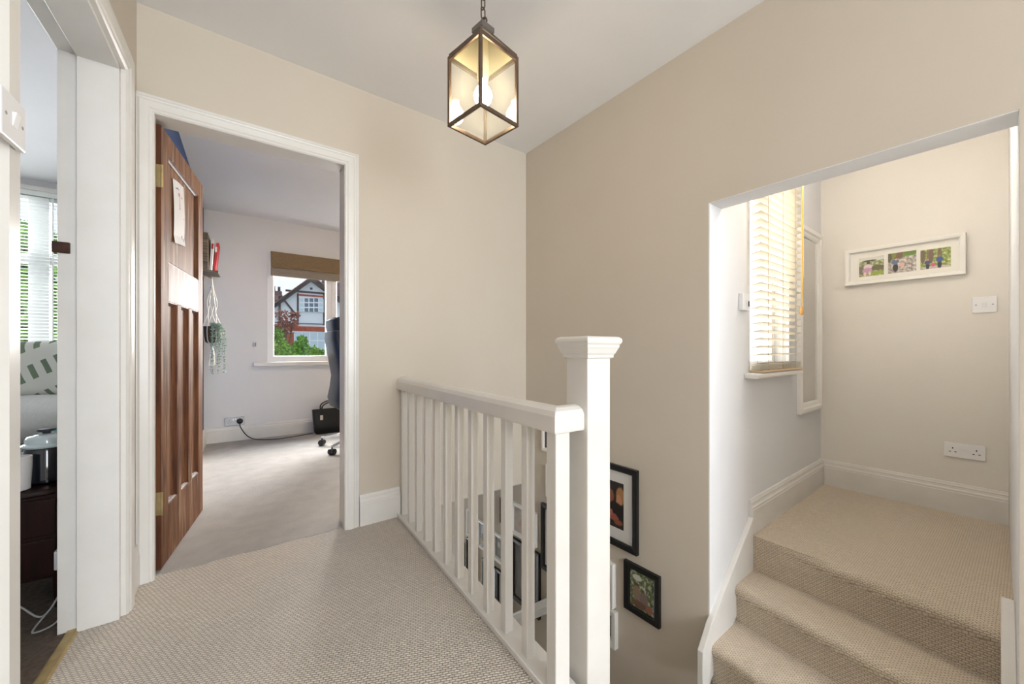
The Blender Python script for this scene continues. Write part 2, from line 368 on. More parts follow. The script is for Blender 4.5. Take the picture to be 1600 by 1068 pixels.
struct(b.build('wall_near', M_WHITEW), 'white side wall of the small upper landing')
b = MB(); b.box((XB + .001, yR(XB), 1.655), (XB2 + .001, yL(XB), 1.66)); struct(b.build('trim_5', M_WHITEW), 'white soffit of the opening to the upper landing')
# ceiling
b = MB(); b.box((-4.3, -3.4, ZC), (XB2, YF + .3, ZC + .15)); b.box((XB2, -.2, ZC), (XI + .1, 1.08, ZC + .15))
struct(b.build('ceiling', M_CEIL), 'white painted ceiling')

# floors
bx = lambda y: .740 + .0648 * (y - .865)       # carpet edge at the balustrade
b = MB()
rng = random.Random(3); edge = []
for k in range(25):
    x = DX0 - .03 + (DX1 + .06 - DX0) * k / 24; edge.append((x, 2.262 + .012 * math.sin(k * .9) * .5 + rng.uniform(-.003, .003)))
poly = [(wC(-3.3), -3.3), (bx(.75), -3.3), (bx(.75), .75), (bx(YA), YA), (DX1 + .03, YA)] + list(reversed(edge)) + [(wC(YA) + .01, YA), (wC(CY1), CY1), (wC(CY1) - .11, CY1), (wC(CY0) - .11, CY0), (wC(CY0), CY0)]
b.vprism(poly, -.2, 0)
struct(b.build('floor', M_CARPET), 'beige looped carpet of the landing')
b = MB()
poly = [(DX0 - .03, 2.36), (wC(YA2), 2.36), (wC(YF), YF), (2.2, YF), (2.2, YA2), (DX1 + .03, YA2)] + [(x, y + .001) for x, y in reversed(edge)]
b.vprism(poly, -.006, .004)
struct(b.build('floor_office', M_GREYC), 'grey cut pile carpet of the office')
b = MB(); b.vprism([(-4.2, .3), (wC(.3) - .15, .3), (wC(CY0) - .15, CY0), (wC(CY0) - .112, CY0), (wC(CY1) - .112, CY1), (wC(CY1) - .15, CY1), (wC(YF) - .15, YF), (-4.2, YF)], -.14, .0)
struct(b.build('floor_bedroom', M_TAUPEC), 'dark taupe carpet of the bedroom')
xs = bx(2.24) + .09; b = MB(); b.prism([(xs, YA, -.0075), (xs, 2.95, -.25), (xs, YF, -.25), (xs, YF, -.0065), (xs, YA, -.0065)], (XB - xs, 0, 0))
struct(b.build('ceiling_stairwell', M_CEIL), 'sloping soffit over the stairs going down')
b = MB(); b.box((.75, -3.3, -3.4), (.8, 2.24, -.25)); struct(b.build('wall_under_landing', M_BEIGE), 'beige wall under the landing edge')
b = MB(); b.box((bx(2.24) - .05, YA, -3.4), (bx(2.24) + .09, YF, -.15))
struct(b.build('wall_stairwell', M_BEIGE), 'beige wall under the landing beside the stairs going down')
b = MB(); b.box((.8, YF - .2, -3.4), (XB, YF, -.15)); struct(b.build('wall_hall_end', M_WHITEW), 'wall at the foot of the stairs')
b = MB(); b.box((.75, 2.2, -3.3), (XB, YF, -3.2)); struct(b.build('floor_hall', wood_mat('hall_oak', (120, 84, 56), (150, 110, 76))), 'wooden floor of the hall below')

b = MB(); b.box((bx(.75) + .001, -3.3, -.6), (.80, .752, .008)); struct(b.build('trim_6', M_GLOSS, bevel=.004), 'white edge board of the landing beside the stairs')
# skirting boards
def skirt_prof(h, th=.022):
    pts = [(0, 0), (th, 0), (th, h * .70), (th * .92, h * .72), (th * .92, h * .78), (th * .72, h * .82), (th * .62, h * .88), (th * .66, h * .91), (th * .5, h * .95), (th * .38, h), (0, h)]
    return pts
def skirt(name, label, path, h=.17, th=.022):
    # room lies to the left of the path direction
    o = MB().sweep(path, (0, 0, 1), skirt_prof(h, th)).build(name, M_GLOSS); return struct(o, label)
skirt('baseboard_back', 'white skirting board between door and banisters', [(bx(YA) + .012, YA, 0), (.612, YA, 0)])
skirt('baseboard_office', 'white skirting board along the office wall', [(2.2, YF, .004), (wC(YF), YF, .004)], .16)
skirt('baseboard_office_side', 'white skirting board along the blue wall', [(wC(YF), YF - .022, .004), (wC(YA2), YA2 + .02, .004)], .16)
skirt('baseboard_upper_landing', 'tall white skirting board of the upper landing', [(XI, yR(XI), 0), (XI, yL(XI), 0), (2.245, yL(2.245), 0)], .18, .024)
skirt('baseboard_left', 'short white skirting board between the two door frames', [(wC(YA), YA, 0), (wC(2.105), 2.105, 0)], .17, .014)

# door trims: architraves and linings
ARCH = [(0, 0), (0, .012), (.006, .018), (.014, .018), (.018, .022), (.045, .024), (.052, .019), (.058, .02), (.064, .016), (.075, .014), (.075, 0)]
def arch(w, d=1.0): return [(u / .075 * w, v * d) for u, v in ARCH]
# office door architrave (path clockwise seen from the landing so that N x t points away from the opening)
p = [(DX0, YA, 0), (DX0, YA, DH), (DX1, YA, DH), (DX1, YA, 0)]
o = MB(); pr = arch(.075)
o.sweep(p, (0, -1, 0), pr)
for v in o.v: v.x = max(v.x, wC(v.y) + .001)
struct(o.build('trim_1', M_GLOSS, smooth=False), 'white moulded architrave around the office doorway')
o = MB()   # lining with stop and rebate
o.box((DX1, YA, 0), (DX1 + .014, 2.29, DH + .012)); o.box((DX1 + .006, 2.29, 0), (DX1 + .014, YA2 + .004, DH + .012))
o.box((DX0 - .033, YA, 0), (DX0, 2.275, DH + .012)); o.box((-.27, 2.275, 0), (-.262, YA2 + .004, DH + .012))
o.box((DX0, YA, DH), (DX1, 2.285, DH + .012)); o.box((DX0 - .03, 2.285, DH + .006), (DX1, YA2 + .004, DH + .012))
struct(o.build('trim_2', M_GLOSS, bevel=.002), 'white door lining of the office doorway')
# bedroom doorway on the splayed wall
TC = Vector((.0473, 1, 0)).normalized(); NC = Vector((1, -.0473, 0)).normalized()
cpt = lambda y, z, d=0: Vector((wC(y), y, z)) + NC * d
o = MB(); pr = arch(.10, 1.1)
o.sweep([cpt(CY0, 0), cpt(CY0, CH), cpt(CY1, CH), cpt(CY1, 0)], NC, pr)
# the near upright is only a narrow strip, so clip it
for v in o.v:
    if v.y < CY0: v.y = CY0 + (v.y - CY0) * .42; v.x = min(v.x, wC(v.y) + .012)
struct(o.build('trim_3', M_GLOSS), 'white moulded architrave around the bedroom doorway')
o = MB()
cpx = lambda y, z, d: Vector((wC(y) + d, y, z))
def lin_c(y0, y1, d0, d1, z0, z1):
    o.hexa([cpx(y0, z0, -d0), cpx(y1, z0, -d0), cpx(y1, z0, -d1), cpx(y0, z0, -d1)], [cpx(y0, z1, -d0), cpx(y1, z1, -d0), cpx(y1, z1, -d1), cpx(y0, z1, -d1)])
lin_c(CY1 - .022, CY1, 0, .105, 0, CH); lin_c(CY1 - .003, CY1 + .0, .105, .155, 0, CH)
lin_c(CY0, CY0 + .014, 0, .105, 0, CH); lin_c(CY0, CY0 + .002, .105, .155, 0, CH)
lin_c(CY0, CY1, 0, .105, CH - .014, CH); lin_c(CY0, CY1, .105, .155, CH - .002, CH)
struct(o.build('trim_4', M_GLOSS, bevel=.0015), 'white rebated door lining of the bedroom doorway')
o = MB(); o.hexa([cpt(CY1, 0, -.10), cpt(CY0, 0, -.10), cpt(CY0, 0, -.135), cpt(CY1, 0, -.135)], [cpt(CY1, .006, -.105), cpt(CY0, .006, -.105), cpt(CY0, .006, -.13), cpt(CY1, .006, -.13)])
tag(o.build('threshold_strip', M_BRASS, off=tuple(cpt((CY0 + CY1) / 2, 0, -.12))), 'brass carpet threshold strip across the bedroom doorway', 'threshold strip')

# ------------------------------------------------------------------ balustrade
BD = Vector((.0647, .9979, 0)); BN = Vector((.9979, -.0647, 0)); BO = Vector((.740, .865, 0))
def bp(s, n, z): return BO + BD * s + BN * n + Vector((0, 0, z))
def bbox_(m, s0, s1, n0, n1, z0, z1):
    return m.hexa([bp(s0, n0, z0), bp(s0, n1, z0), bp(s1, n1, z0), bp(s1, n0, z0)], [bp(s0, n0, z1), bp(s0, n1, z1), bp(s1, n1, z1), bp(s1, n0, z1)])
S_END = (YA - .865) / .9979 - .001
bal = thing('balustrade', 'white painted banister rail with square spindles and capped newel post', 'banister', tuple(bp(.6, .04, 0)))
m = MB(); bbox_(m, -.11, S_END, .001, .088, -.26, .012); m.build('base_rail', M_GLOSS, bal, bevel=.003)
m = MB(); bbox_(m, -.11, S_END, -.006, .001, .0005, .022); m.build('base_bead', M_GLOSS, bal, bevel=.003)
RAIL = [(-.002, .745), (-.004, .752), (-.004, .792), (.004, .806), (.018, .814), (.034, .817), (.05, .814), (.064, .806), (.072, .792), (.072, .752), (.070, .745)]
# level handrail that turns square into the newel
SR = -.082
ring = lambda s, kx=0: [bp(s + kx * n, n, z) for n, z in RAIL]
m = MB(); m.loft([[bp(S_END, n, z) for n, z in RAIL], [bp(SR + n, n, z) for n, z in RAIL], [bp(SR + n - .0, .1065, z) for n, z in RAIL]])
m.build('handrail', M_GLOSS, bal, bevel=.002)
first = None
for i in range(11):
    s = (.943 + .1258 * i - .865) / .9979
    if first is None:
        m = MB(); bbox_(m, s, s + .031, .018, .049, .008, .75); first = m.build('baluster', M_GLOSS, bal, bevel=.002); s0 = s
    else: dup(first, bal, tuple(BD * (s - s0)))
m = MB(); bbox_(m, SR + .012, SR + .055, .012, .064, -.2, .748); m.build('end_post', M_GLOSS, bal, bevel=.003)
NW0, NW1, NS0, NS1 = .106, .199, -.099, -.006
m = MB(); bbox_(m, NS0, NS1, NW0, NW1, -.75, .975); newel = m.build('newel_post', M_GLOSS, bal, bevel=.004)
m = MB(); cs, cn = (NS0 + NS1) / 2, (NW0 + NW1) / 2
rings = []
for hw, z in ((.048, .952), (.053, .955), (.053, .962), (.057, .968), (.062, .980), (.065, .986), (.065, .992), (.069, .997), (.071, 1.003), (.070, 1.010), (.065, 1.015), (.058, 1.017)):
    rings.append([bp(cs + a * hw, cn + c * hw, z) for a, c in ((-1, -1), (-1, 1), (1, 1), (1, -1))])
m.loft(rings); m.build('newel_cap', M_GLOSS, newel)

# ------------------------------------------------------------------ upper steps
M_STRING = M_GLOSS
st = thing('upper_steps', 'three beige carpeted steps rising to the small upper landing', 'steps', (2.0, .45, -.545))
def step(parent, xn, x_back, zt, zb, xl=0.0, name='step'):
    """carpeted step whose nosing runs in y, front at xn (skewed a little)"""
    def prof(dx): return [(x_back, zb), (x_back, zt), (xn + .03 + dx, zt), (xn + .014 + dx, zt - .003), (xn + .004 + dx, zt - .011), (xn + dx, zt - .024), (xn + .005 + dx, zt - .042), (xn + .016 + dx, zt - .055), (xn + .022 + dx, zb)]
    y0, y1 = yR(xn) + .024, yL(xn) - .016
    m = MB(); m.loft([[(x, y0, z) for x, z in prof(-.07)], [(x, y1, z) for x, z in prof(.045)]])
    return m.build(name, M_STAIRC, parent, smooth=True)
step(st, 2.215, 2.42, 0.0, -.188); step(st, 1.975, 2.30, -.182, -.37); step(st, 1.735, 2.05, -.364, -.55)
b = MB(); b.vprism([(2.42, yR(2.42)), (XI, yR(XI)), (XI, yL(XI)), (2.42, yL(2.42))], -.2, 0); b.vprism([(2.215, yR(2.2)), (2.43, yR(2.42)), (2.43, yL(2.42)), (2.245, yL(2.2))], -.185, -.001)
struct(b.build('floor_upper_landing', M_STAIRC), 'beige looped carpet of the small upper landing')
# sloping strings
def string(sgn, yf, th):
    m = MB(); tp = [(1.70, -.36), (1.78, -.27), (2.20, .055), (2.247, .092), (2.247, -.2), (1.72, -.56), (1.70, -.56)]
    m.prism([(x, yf(x), z) for x, z in tp], (0, sgn * th, 0))
    return m.build('string', M_STRING, st, bevel=.003)
string(-1, lambda x: min(yL(x), yL(x)), .026); string(1, yR, .032)
# quarter landing, then the flight going down along the picture wall
b = MB(); b.box((.8, -3.3, -.73), (XB, .80, -.545)); struct(b.build('floor_quarter_landing', M_STAIRC), 'beige carpet of the quarter landing below the newel')
dn = thing('descending_stairs', 'beige carpeted stairs going down along the picture wall', 'staircase', (1.3, .8, -.73))
for k in range(12):
    m = MB(); y0 = .80 + k * .22; z = -.73 - k * .19
    m.box((.955, y0 - .02, z - .19), (XB - .027, y0 + .25, z)); m.build('step', M_STAIRC, dn, bevel=.012)
m = MB(); m.prism([(XB - .001, .74, -.46), (XB - .001, 3.4, -.46 - 2.66 * .864), (XB - .001, 3.4, -.9 - 2.66 * .864), (XB - .001, .74, -.9)], (-.022, 0, 0)); m.build('string', M_GLOSS, dn, bevel=.003)
hr = thing('wall_handrail', 'chunky white sloping handrail on the picture wall of the stairs', 'handrail', (XB - .05, 2.2, -.9))
def hrz(y): return -.70 - .82 * (y - 1.962)
m = MB(); prf = [(-.03, -.07), (.03, -.07), (.034, -.02), (.03, .02), (.015, .035), (-.015, .035), (-.03, .02), (-.034, -.02)]
m.loft([[(XB - .065 + a, y, hrz(y) - .035 + c) for a, c in prf] for y in (1.66, 3.35)]); m.build('rail', M_GLOSS, hr, bevel=.002)
for y in (1.8, 2.5, 3.2):
    m = MB(); m.tube([(XB, y, hrz(y) - .17), (XB - .05, y, hrz(y) - .165), (XB - .065, y, hrz(y) - .1)], .01); m.build('bracket', M_GLOSS, hr, smooth=True)

# ------------------------------------------------------------------ hanging lantern
LC = Vector((.785, 1.23, 0)); LZ0, LZ1, LR = 1.813, 2.075, .126; LA = R(53.5 + 180)
lan = thing('hanging_lantern', 'square bronze and glass lantern hanging on a chain with a lit bulb', 'pendant lamp', (LC.x, LC.y, LZ0))
cor = [Vector((LR * math.cos(LA + k * math.pi / 2), LR * math.sin(LA + k * math.pi / 2), 0)) for k in range(4)]
def lbar(a, b_, w, name, mt=None, h=None):
    a, b_ = Vector(a), Vector(b_); t = (b_ - a).normalized()
    up = Vector((0, 0, 1)) if abs(t.z) < .5 else (Vector((a.x - LC.x, a.y - LC.y, 0)).normalized() if Vector((a.x - LC.x, a.y - LC.y, 0)).length > .01 else Vector((1, 0, 0)))
    up = (up - t * up.dot(t)).normalized(); sd = t.cross(up); hh = h or w
    if abs(t.z) > .5 and abs(t.z) > .95: up, sd = (up + sd).normalized(), (sd - up).normalized()
    m = MB(); q = [(-1, -1), (1, -1), (1, 1), (-1, 1)]
    m.loft([[pp + sd * i * w / 2 + up * j * hh / 2 for i, j in q] for pp in (a, b_)])
    return m.build(name, mt or M_BRONZE, lan, bevel=.001)
for k in range(4):
    c0, c1 = LC + cor[k], LC + cor[(k + 1) % 4]; z = Vector((0, 0, 1))
    lbar(c0 + z * LZ0, c0 + z * LZ1, .011, 'corner_post')
    lbar(c0 + z * (LZ0 + .006), c1 + z * (LZ0 + .006), .008, 'bottom_rail', h=.014)
    lbar(c0 + z * (LZ1 - .006), c1 + z * (LZ1 - .006), .008, 'top_rail', h=.016)
    i0, i1 = LC + cor[k] * .96, LC + cor[(k + 1) % 4] * .96; d = (i1 - i0).normalized() * .004; nn = Vector((0, 0, 1)).cross(d).normalized() * .0015
    m = MB(); m.hexa([i0 + d - nn + z * (LZ0 + .01), i1 - d - nn + z * (LZ0 + .01), i1 - d + nn + z * (LZ0 + .01), i0 + d + nn + z * (LZ0 + .01)], [i0 + d - nn + z * (LZ1 - .01), i1 - d - nn + z * (LZ1 - .01), i1 - d + nn + z * (LZ1 - .01), i0 + d + nn + z * (LZ1 - .01)])
    m.build('pane', M_LGLASS, lan)
    # sloping roof panels in a metal hip frame
    t0, t1 = LC + cor[k] * .18 + z * 2.165, LC + cor[(k + 1) % 4] * .18 + z * 2.165
    a0, a1 = c0 + z * (LZ1 + .002), c1 + z * (LZ1 + .002); m = MB(); dn_ = Vector((0, 0, .002))
    m.hexa([a0 - dn_, a1 - dn_, t1 - dn_, t0 - dn_], [a0 + dn_, a1 + dn_, t1 + dn_, t0 + dn_]); m.build('roof_panel', M_LROOF, lan)
    lbar(a0 + z * .002, t0 + z * .002, .008, 'hip_bar')
m = MB(); i_ = [LC + c * .94 for c in cor]; m.prism([(q.x, q.y, LZ0 + .006) for q in i_], (0, 0, .003)); m.build('bottom_pane', M_LGLASS, lan)
m = MB(); q0 = [LC + c * .34 for c in cor]; q1 = [LC + c * .22 for c in cor]
m.loft([[(q.x, q.y, z_) for q in qq] for qq, z_ in ((q1, 2.155), (q0, 2.165), (q0, 2.183), (q1, 2.192))]); m.build('cap', mat('lantern_cap_metal', (128, 122, 118), .4, .8), lan, bevel=.001)
m = MB(); m.lathe((LC.x, LC.y, 0), [(.006, 2.155), (.018, 2.15), (.020, 2.07), (.022, 2.06), (.022, 2.0), (.018, 1.985), (.004, 1.984)]); m.build('lamp_holder', mat('cream_lampholder', (222, 212, 170), .5), lan, smooth=True)
m = MB(); m.lathe((LC.x, LC.y, 0), [(.003, 1.893), (.013, 1.8953), (.024, 1.903), (.0315, 1.914), (.034, 1.927), (.0325, 1.94), (.027, 1.952), (.018, 1.964), (.014, 1.975), (.013, 1.99)]); m.build('bulb', emit_mat('warm_bulb', (255, 234, 198), 62), lan, smooth=True)
m = MB(); R0 = .02
m.tube([LC + Vector((math.cos(LA + .8) * R0 * math.cos(a), math.sin(LA + .8) * R0 * math.cos(a), 2.20 + R0 * math.sin(a))) for a in [2 * math.pi * k / 20 for k in range(20)]], .0032, closed=True); m.build('ring', M_BRONZE, lan, smooth=True)
zz = 2.238; k = 0
while zz < 2.425:
    A = LA + .8 + (math.pi / 2 if k % 2 == 0 else 0); m = MB(); pts = []
    for a in [2 * math.pi * j / 24 for j in range(24)]:
        r1 = .0095 * math.cos(a); zv = .013 * (1 if math.sin(a) > 0 else -1) + .0095 * math.sin(a)
        pts.append(LC + Vector((math.cos(A) * r1, math.sin(A) * r1, zz + zv)))
    m.tube(pts, .0026, 6, closed=True); m.build('chain_link', M_BRONZE, lan, smooth=True); zz += .0375; k += 1
m = MB(); m.lathe((LC.x, LC.y, 0), [(.004, 2.395), (.012, 2.40), (.03, 2.415), (.05, 2.424), (.052, 2.43)]); m.build('ceiling_rose', M_BRONZE, lan, smooth=True)

# ------------------------------------------------------------------ wooden door
DHg = Vector((-.213, 2.29, 0)); Dd = Vector((.171, .985, 0)).normalized(); Dn = Vector((Dd.y, -Dd.x, 0))
DWID, DZ0, DZ1, DT = .71, .012, 1.966, .044
def dp(s, n, z): return DHg + Dd * s + Dn * n + Vector((0, 0, z))
def dbox(m, s0, s1, n0, n1, z0, z1):
    return m.hexa([dp(s0, n0, z0), dp(s1, n0, z0), dp(s1, n1, z0), dp(s0, n1, z0)], [dp(s0, n0, z1), dp(s1, n0, z1), dp(s1, n1, z1), dp(s0, n1, z1)])
door = thing('door_1', 'open stripped oak door with one upper panel and three tall lower panels', 'door', tuple(dp(.37, -.02, 0)), kind='structure')
del door['category']
ST = .095; ZA, ZB, ZT = .264, 1.20, 1.378; ZTOP = 1.872
m = MB(); dbox(m, 0, ST, -DT, 0, DZ0, DZ1); m.build('hinge_stile', M_DOORW, door, bevel=.002)
m = MB(); dbox(m, DWID - ST, DWID, -DT, 0, DZ0, DZ1); m.build('lock_stile', M_DOORW, door, bevel=.002)
m = MB(); dbox(m, -.0008, 0, -DT, 0, DZ0, DZ1); m.build('hinge_edge', M_DOORE, door)
m = MB(); dbox(m, ST, DWID - ST, -DT, 0, DZ0, ZA); m.build('bottom_rail', M_DOORW, door, bevel=.002)
m = MB(); dbox(m, ST, DWID - ST, -DT, 0, ZB, ZT); m.build('middle_rail', M_DOORM, door, bevel=.002)
m = MB(); dbox(m, ST, DWID - ST, -DT, 0, ZTOP, DZ1); m.build('top_rail', M_DOORW, door, bevel=.002)
pw = (DWID - 2 * ST - .12) / 3; ss = [ST + k * (pw + .06) for k in range(3)]
for k in (0, 1):
    m = MB(); dbox(m, ss[k] + pw, ss[k] + pw + .06, -DT, 0, ZA, ZB); m.build('muntin', M_DOORW, door, bevel=.002)
def dpanel(s0, s1, z0, z1):
    m = MB(); dbox(m, s0, s1, -DT + .014, -.016, z0, z1); pa = m.build('panel', M_DOORW, door)
    m = MB(); m.sweep([dp(s0, -.016, z0), dp(s0, -.016, z1), dp(s1, -.016, z1), dp(s1, -.016, z0)], Dn, [(0, 0), (0, .014), (-.004, .0145), (-.008, .009), (-.014, .004), (-.016, 0)], closed=True)
    m.build('moulding', M_DOORE, pa)
for s in ss: dpanel(s, s + pw, ZA, ZB)
dpanel(ST, DWID - ST, ZT, ZTOP)
for z in (.252, 1.69):
    m = MB(); dbox(m, -.003, -.0008, -.04, -.002, z, z + .10); hg = m.build('hinge', M_BRASS, door, bevel=.0006)
    m = MB(); m.tube([dp(-.004, .003, z), dp(-.004, .003, z + .10)], .0045, 8); m.build('knuckle', M_BRASS, hg, smooth=True)
    for q in range(3): m = MB(); m.lathe((0, 0, 0), [(.0035, 0), (.003, .0012), (.001, .0014)], 8); m.xf(lambda p_: dp(-.003 - p_.z, -.022 + p_.x + (.006 if q == 1 else -.004), z + .02 + .03 * q + p_.y)); m.build('screw', M_BRASS, hg)
m = MB(); dbox(m, DWID, DWID + .002, -.034, -.010, 1.25, 1.37); dbox(m, DWID, DWID + .014, -.030, -.010, 1.30, 1.335); m.build('latch_plate', M_BRASS, door)
m = MB(); m.lathe((0, 0, 0), [(.004, 0), (.008, .002), (.009, .012), (.02, .016), (.022, .026), (.014, .034), (.002, .036)], 16)
m.xf(lambda p_: dp(DWID - .05 + p_.x, -DT - p_.z, 1.30 + p_.y)); m.build('knob', M_BRASS, door, smooth=True)
# drawing taped to the door
drw = thing('door_drawing', 'childs drawing on white paper pinned to the wooden door', 'drawing', tuple(dp(.3, .003, 1.49)))
M_DRAW = photo_mat('drawing_print', [(0, (236, 236, 240)), (1, (244, 244, 246))], [(.42, .80, .09, .035, (196, 150, 150)), (.46, .70, .05, .10, (188, 120, 116)), (.46, .70, .03, .07, (232, 226, 226)), (.72, .78, .05, .02, (120, 120, 150)), (.3, .88, .16, .012, (110, 110, 120)),
    (.9, .45, .04, .02, (190, 140, 140)), (.7, .14, .06, .03, (110, 116, 130)), (.85, .10, .05, .03, (120, 124, 140)), (.45, .58, .07, .02, (200, 170, 176))], 4)
m = MB()
rows = []
for i in range(9):
    zz = 1.50 + .31 * i / 8; cv = .002 + .004 * math.sin(i / 8 * 3.1) + (.006 if i == 0 else 0); sk = .012 * (1 - i / 8)
    rows.append((zz, cv, sk))
me = bpy.data.meshes.new('paper'); vs = []; fs = []; base = Vector(drw['_b'])
for zz, cv, sk in rows:
    for j in range(5): vs.append(tuple(dp(.205 + sk + .185 * j / 4, -.0145 + cv + .003 * math.sin(j * 1.2), zz + .006 * j) - base))
for i in range(8):
    for j in range(4): fs.append((i * 5 + j, i * 5 + j + 1, i * 5 + j + 6, i * 5 + j + 5))
me.from_pydata(vs, [], fs); uvl = me.uv_layers.new(name='UVMap')
for pl in me.polygons:
    for li in pl.loop_indices:
        vi = me.loops[li].vertex_index; uvl.data[li].uv = ((vi % 5) / 4, (vi // 5) / 8)
me.materials.append(M_DRAW); po = bpy.data.objects.new('paper', me); COL.objects.link(po); po.parent = drw
md = po.modifiers.new('thick', 'SOLIDIFY'); md.thickness = .0004

# ------------------------------------------------------------------ switches and sockets
def face(origin, right, up, nrm):
    o_, r_, u_, n_ = (Vector(q) for q in (origin, right, up, nrm)); return lambda a, b_, c: o_ + r_ * a + u_ * b_ + n_ * c
def fbox(m, f, a0, a1, b0, b1, c0, c1):
    return m.hexa([f(a0, b0, c0), f(a1, b0, c0), f(a1, b1, c0), f(a0, b1, c0)], [f(a0, b0, c1), f(a1, b0, c1), f(a1, b1, c1), f(a0, b1, c1)])
def fdisc(m, f, a, b_, c0, r, h, seg=12):
    m.loft([[f(a + r * math.cos(2 * math.pi * j / seg), b_ + r * math.sin(2 * math.pi * j / seg), c) for j in range(seg)] for c in (c0, c0 + h)]); return m
def light_switch(label, f, w=.088, h=.088, rot=0, depth=.011):
    t = thing('light_switch', label, 'light switch', tuple(f(0, 0, 0)))
    m = MB(); fbox(m, f, -w / 2, w / 2, -h / 2, h / 2, .0005, depth); m.build('plate', M_PLATE, t, bevel=.003)
    m = MB(); m.hexa([f(-.009, -.013, depth), f(.009, -.013, depth), f(.009, .013, depth), f(-.009, .013, depth)], [f(-.009, -.013, depth + .001), f(.009, -.013, depth + .001), f(.009, .013, depth + .006), f(-.009, .013, depth + .006)]); m.build('rocker', M_PLATE, t, bevel=.001)
    for sx in (-1, 1): m = MB(); fdisc(m, f, sx * .031, 0, depth, .0035, .0006); m.build('screw', M_STEEL, t)
    return t
zv = (0, 0, 1)
light_switch('white light switch beside the bedroom doorway', face(cpt(1.15, 1.41, .0125), -TC, zv, NC), .092, .088)
light_switch('white light switch on the end wall of the upper landing', face((XI, .158, 1.237), (0, -1, 0), zv, (-1, 0, 0)), .092, .092)
TLw = Vector((1, .0165, 0)).normalized(); NLw = Vector((.0165, -1, 0)).normalized()
lf = lambda x, z: face((x, yL(x), z), TLw, zv, NLw)
t = thing('fused_spur', 'small white fused switch plate on the white wall beside the wooden blind', 'switch', tuple(lf(2.17, 1.224)(0, 0, 0))); f = lf(2.17, 1.224)
m = MB(); fbox(m, f, -.044, .044, -.043, .043, .0005, .022); m.build('plate', M_PLATE, t, bevel=.003)
m = MB(); fbox(m, f, -.012, .004, -.006, .012, .022, .026); m.build('rocker', M_PLATE, t, bevel=.001)
m = MB(); fbox(m, f, .018, .030, -.022, .006, .022, .025); m.build('fuse_carrier', M_DARKSLOT, t, bevel=.001)
def socket(name, label, f, w, h, body, slots, sw, used=()):
    t = thing(name, label, 'socket', tuple(f(0, 0, 0)))
    m = MB(); fbox(m, f, -w / 2, w / 2, -h / 2, h / 2, .0005, .010); m.build('plate', body, t, bevel=.003)
    for sx in (-1, 1):
        if sx not in used:
            for a, b_, ww, hh in ((0, .012, .0045, .009), (-.011, -.010, .008, .0045), (.011, -.010, .008, .0045)):
                m = MB(); fbox(m, f, sx * .046 + a - ww / 2, sx * .046 + a + ww / 2, b_ - hh / 2, b_ + hh / 2, .0098, .0104); m.build('pin_slot', slots, t)
        m = MB(); fbox(m, f, sx * .0105 - .007, sx * .0105 + .007, .012, .032, .010, .014); m.build('rocker', sw, t, bevel=.001)
    return t
socket('double_socket', 'white double socket low on the end wall of the upper landing', face((XI, .233, .377), (0, -1, 0), zv, (-1, 0, 0)), .16, .086, M_PLATE, M_DARKSLOT, M_PLATE)
fo = face((.11, YF, .21), (1, 0, 0), zv, (0, -1, 0))
socket('steel_socket', 'brushed steel double socket above the office skirting board', fo, .17, .09, M_STEEL, M_DARKSLOT, M_PLATE, used=(1,))
pl = thing('plug', 'black mains plug with a cable trailing to the leather bag', 'plug', tuple(fo(.046, 0, .011)))
m = MB(); m.loft([[fo(.046 + r_ * (math.cos(a) * 1.0), r_ * math.sin(a) * 1.0, c) for a in [2 * math.pi * j / 20 for j in range(20)]] for r_, c in ((.030, .011), (.030, .022), (.025, .042), (.012, .048))]); m.build('body', M_BLACKP, pl, smooth=True)
cb = [fo(.046, -.03, .025), fo(.055, -.07, .05), Vector((.22, YF - .12, .06)), Vector((.30, YF - .17, .022)), Vector((.45, YF - .21, .010)), Vector((.60, YF - .20, .010)), Vector((.74, YF - .17, .012)), Vector((.84, YF - .15, .016))]
def smooth_path(pts, n=6):
    pts = [Vector(p_) for p_ in pts]; out = []
    for i in range(len(pts) - 1):
        p0, p1, p2, p3 = pts[max(0, i - 1)], pts[i], pts[i + 1], pts[min(len(pts) - 1, i + 2)]
        for k in range(n):
            t_ = k / n; out.append(.5 * ((2 * p1) + (p2 - p0) * t_ + (2 * p0 - 5 * p1 + 4 * p2 - p3) * t_ * t_ + (3 * p1 - p0 - 3 * p2 + p3) * t_ ** 3))
    return out + [pts[-1]]
MB().tube(smooth_path(cb), .0045, 6).build('cable', M_BLACKP, pl, smooth=True)
f = face((.29, YF, 1.035), (1, 0, 0), zv, (0, -1, 0)); t = thing('wall_sensor', 'tiny grey clip on the white office wall left of the window', 'clip', tuple(f(0, 0, 0)))
m = MB(); fbox(m, f, -.014, .012, -.022, .022, .0005, .012); m.build('body', mat('grey_clip', (188, 188, 190), .5), t, bevel=.002)
m = MB(); fbox(m, f, .004, .012, -.02, .02, .012, .018); m.build('hook', mat('grey_clip_dark', (130, 130, 134), .5), t, bevel=.001)
# keep (strike plate) on the bedroom door lining
t = thing('latch_keep', 'worn dark metal latch keep on the bedroom door lining', 'strike plate', tuple(cpt(CY1 - .002, 1.33, -.14)))
m = MB(); rf = face(cpt(CY1 - .002, 1.33, -.132), -NC, zv, -TC)
fbox(m, rf, -.022, .024, -.035, .035, 0, .0015); m.build('plate', mat('worn_steel', (150, 140, 130), .5, .8, var=(40, (90, 60, 45), .2)), t)
m = MB(); fbox(m, rf, -.008, .034, -.02, .018, .0015, .016); m.build('keep_box', mat('rusty_brown_metal', (84, 52, 38), .55, .5, var=(40, (40, 28, 24), .25)), t, bevel=.002)

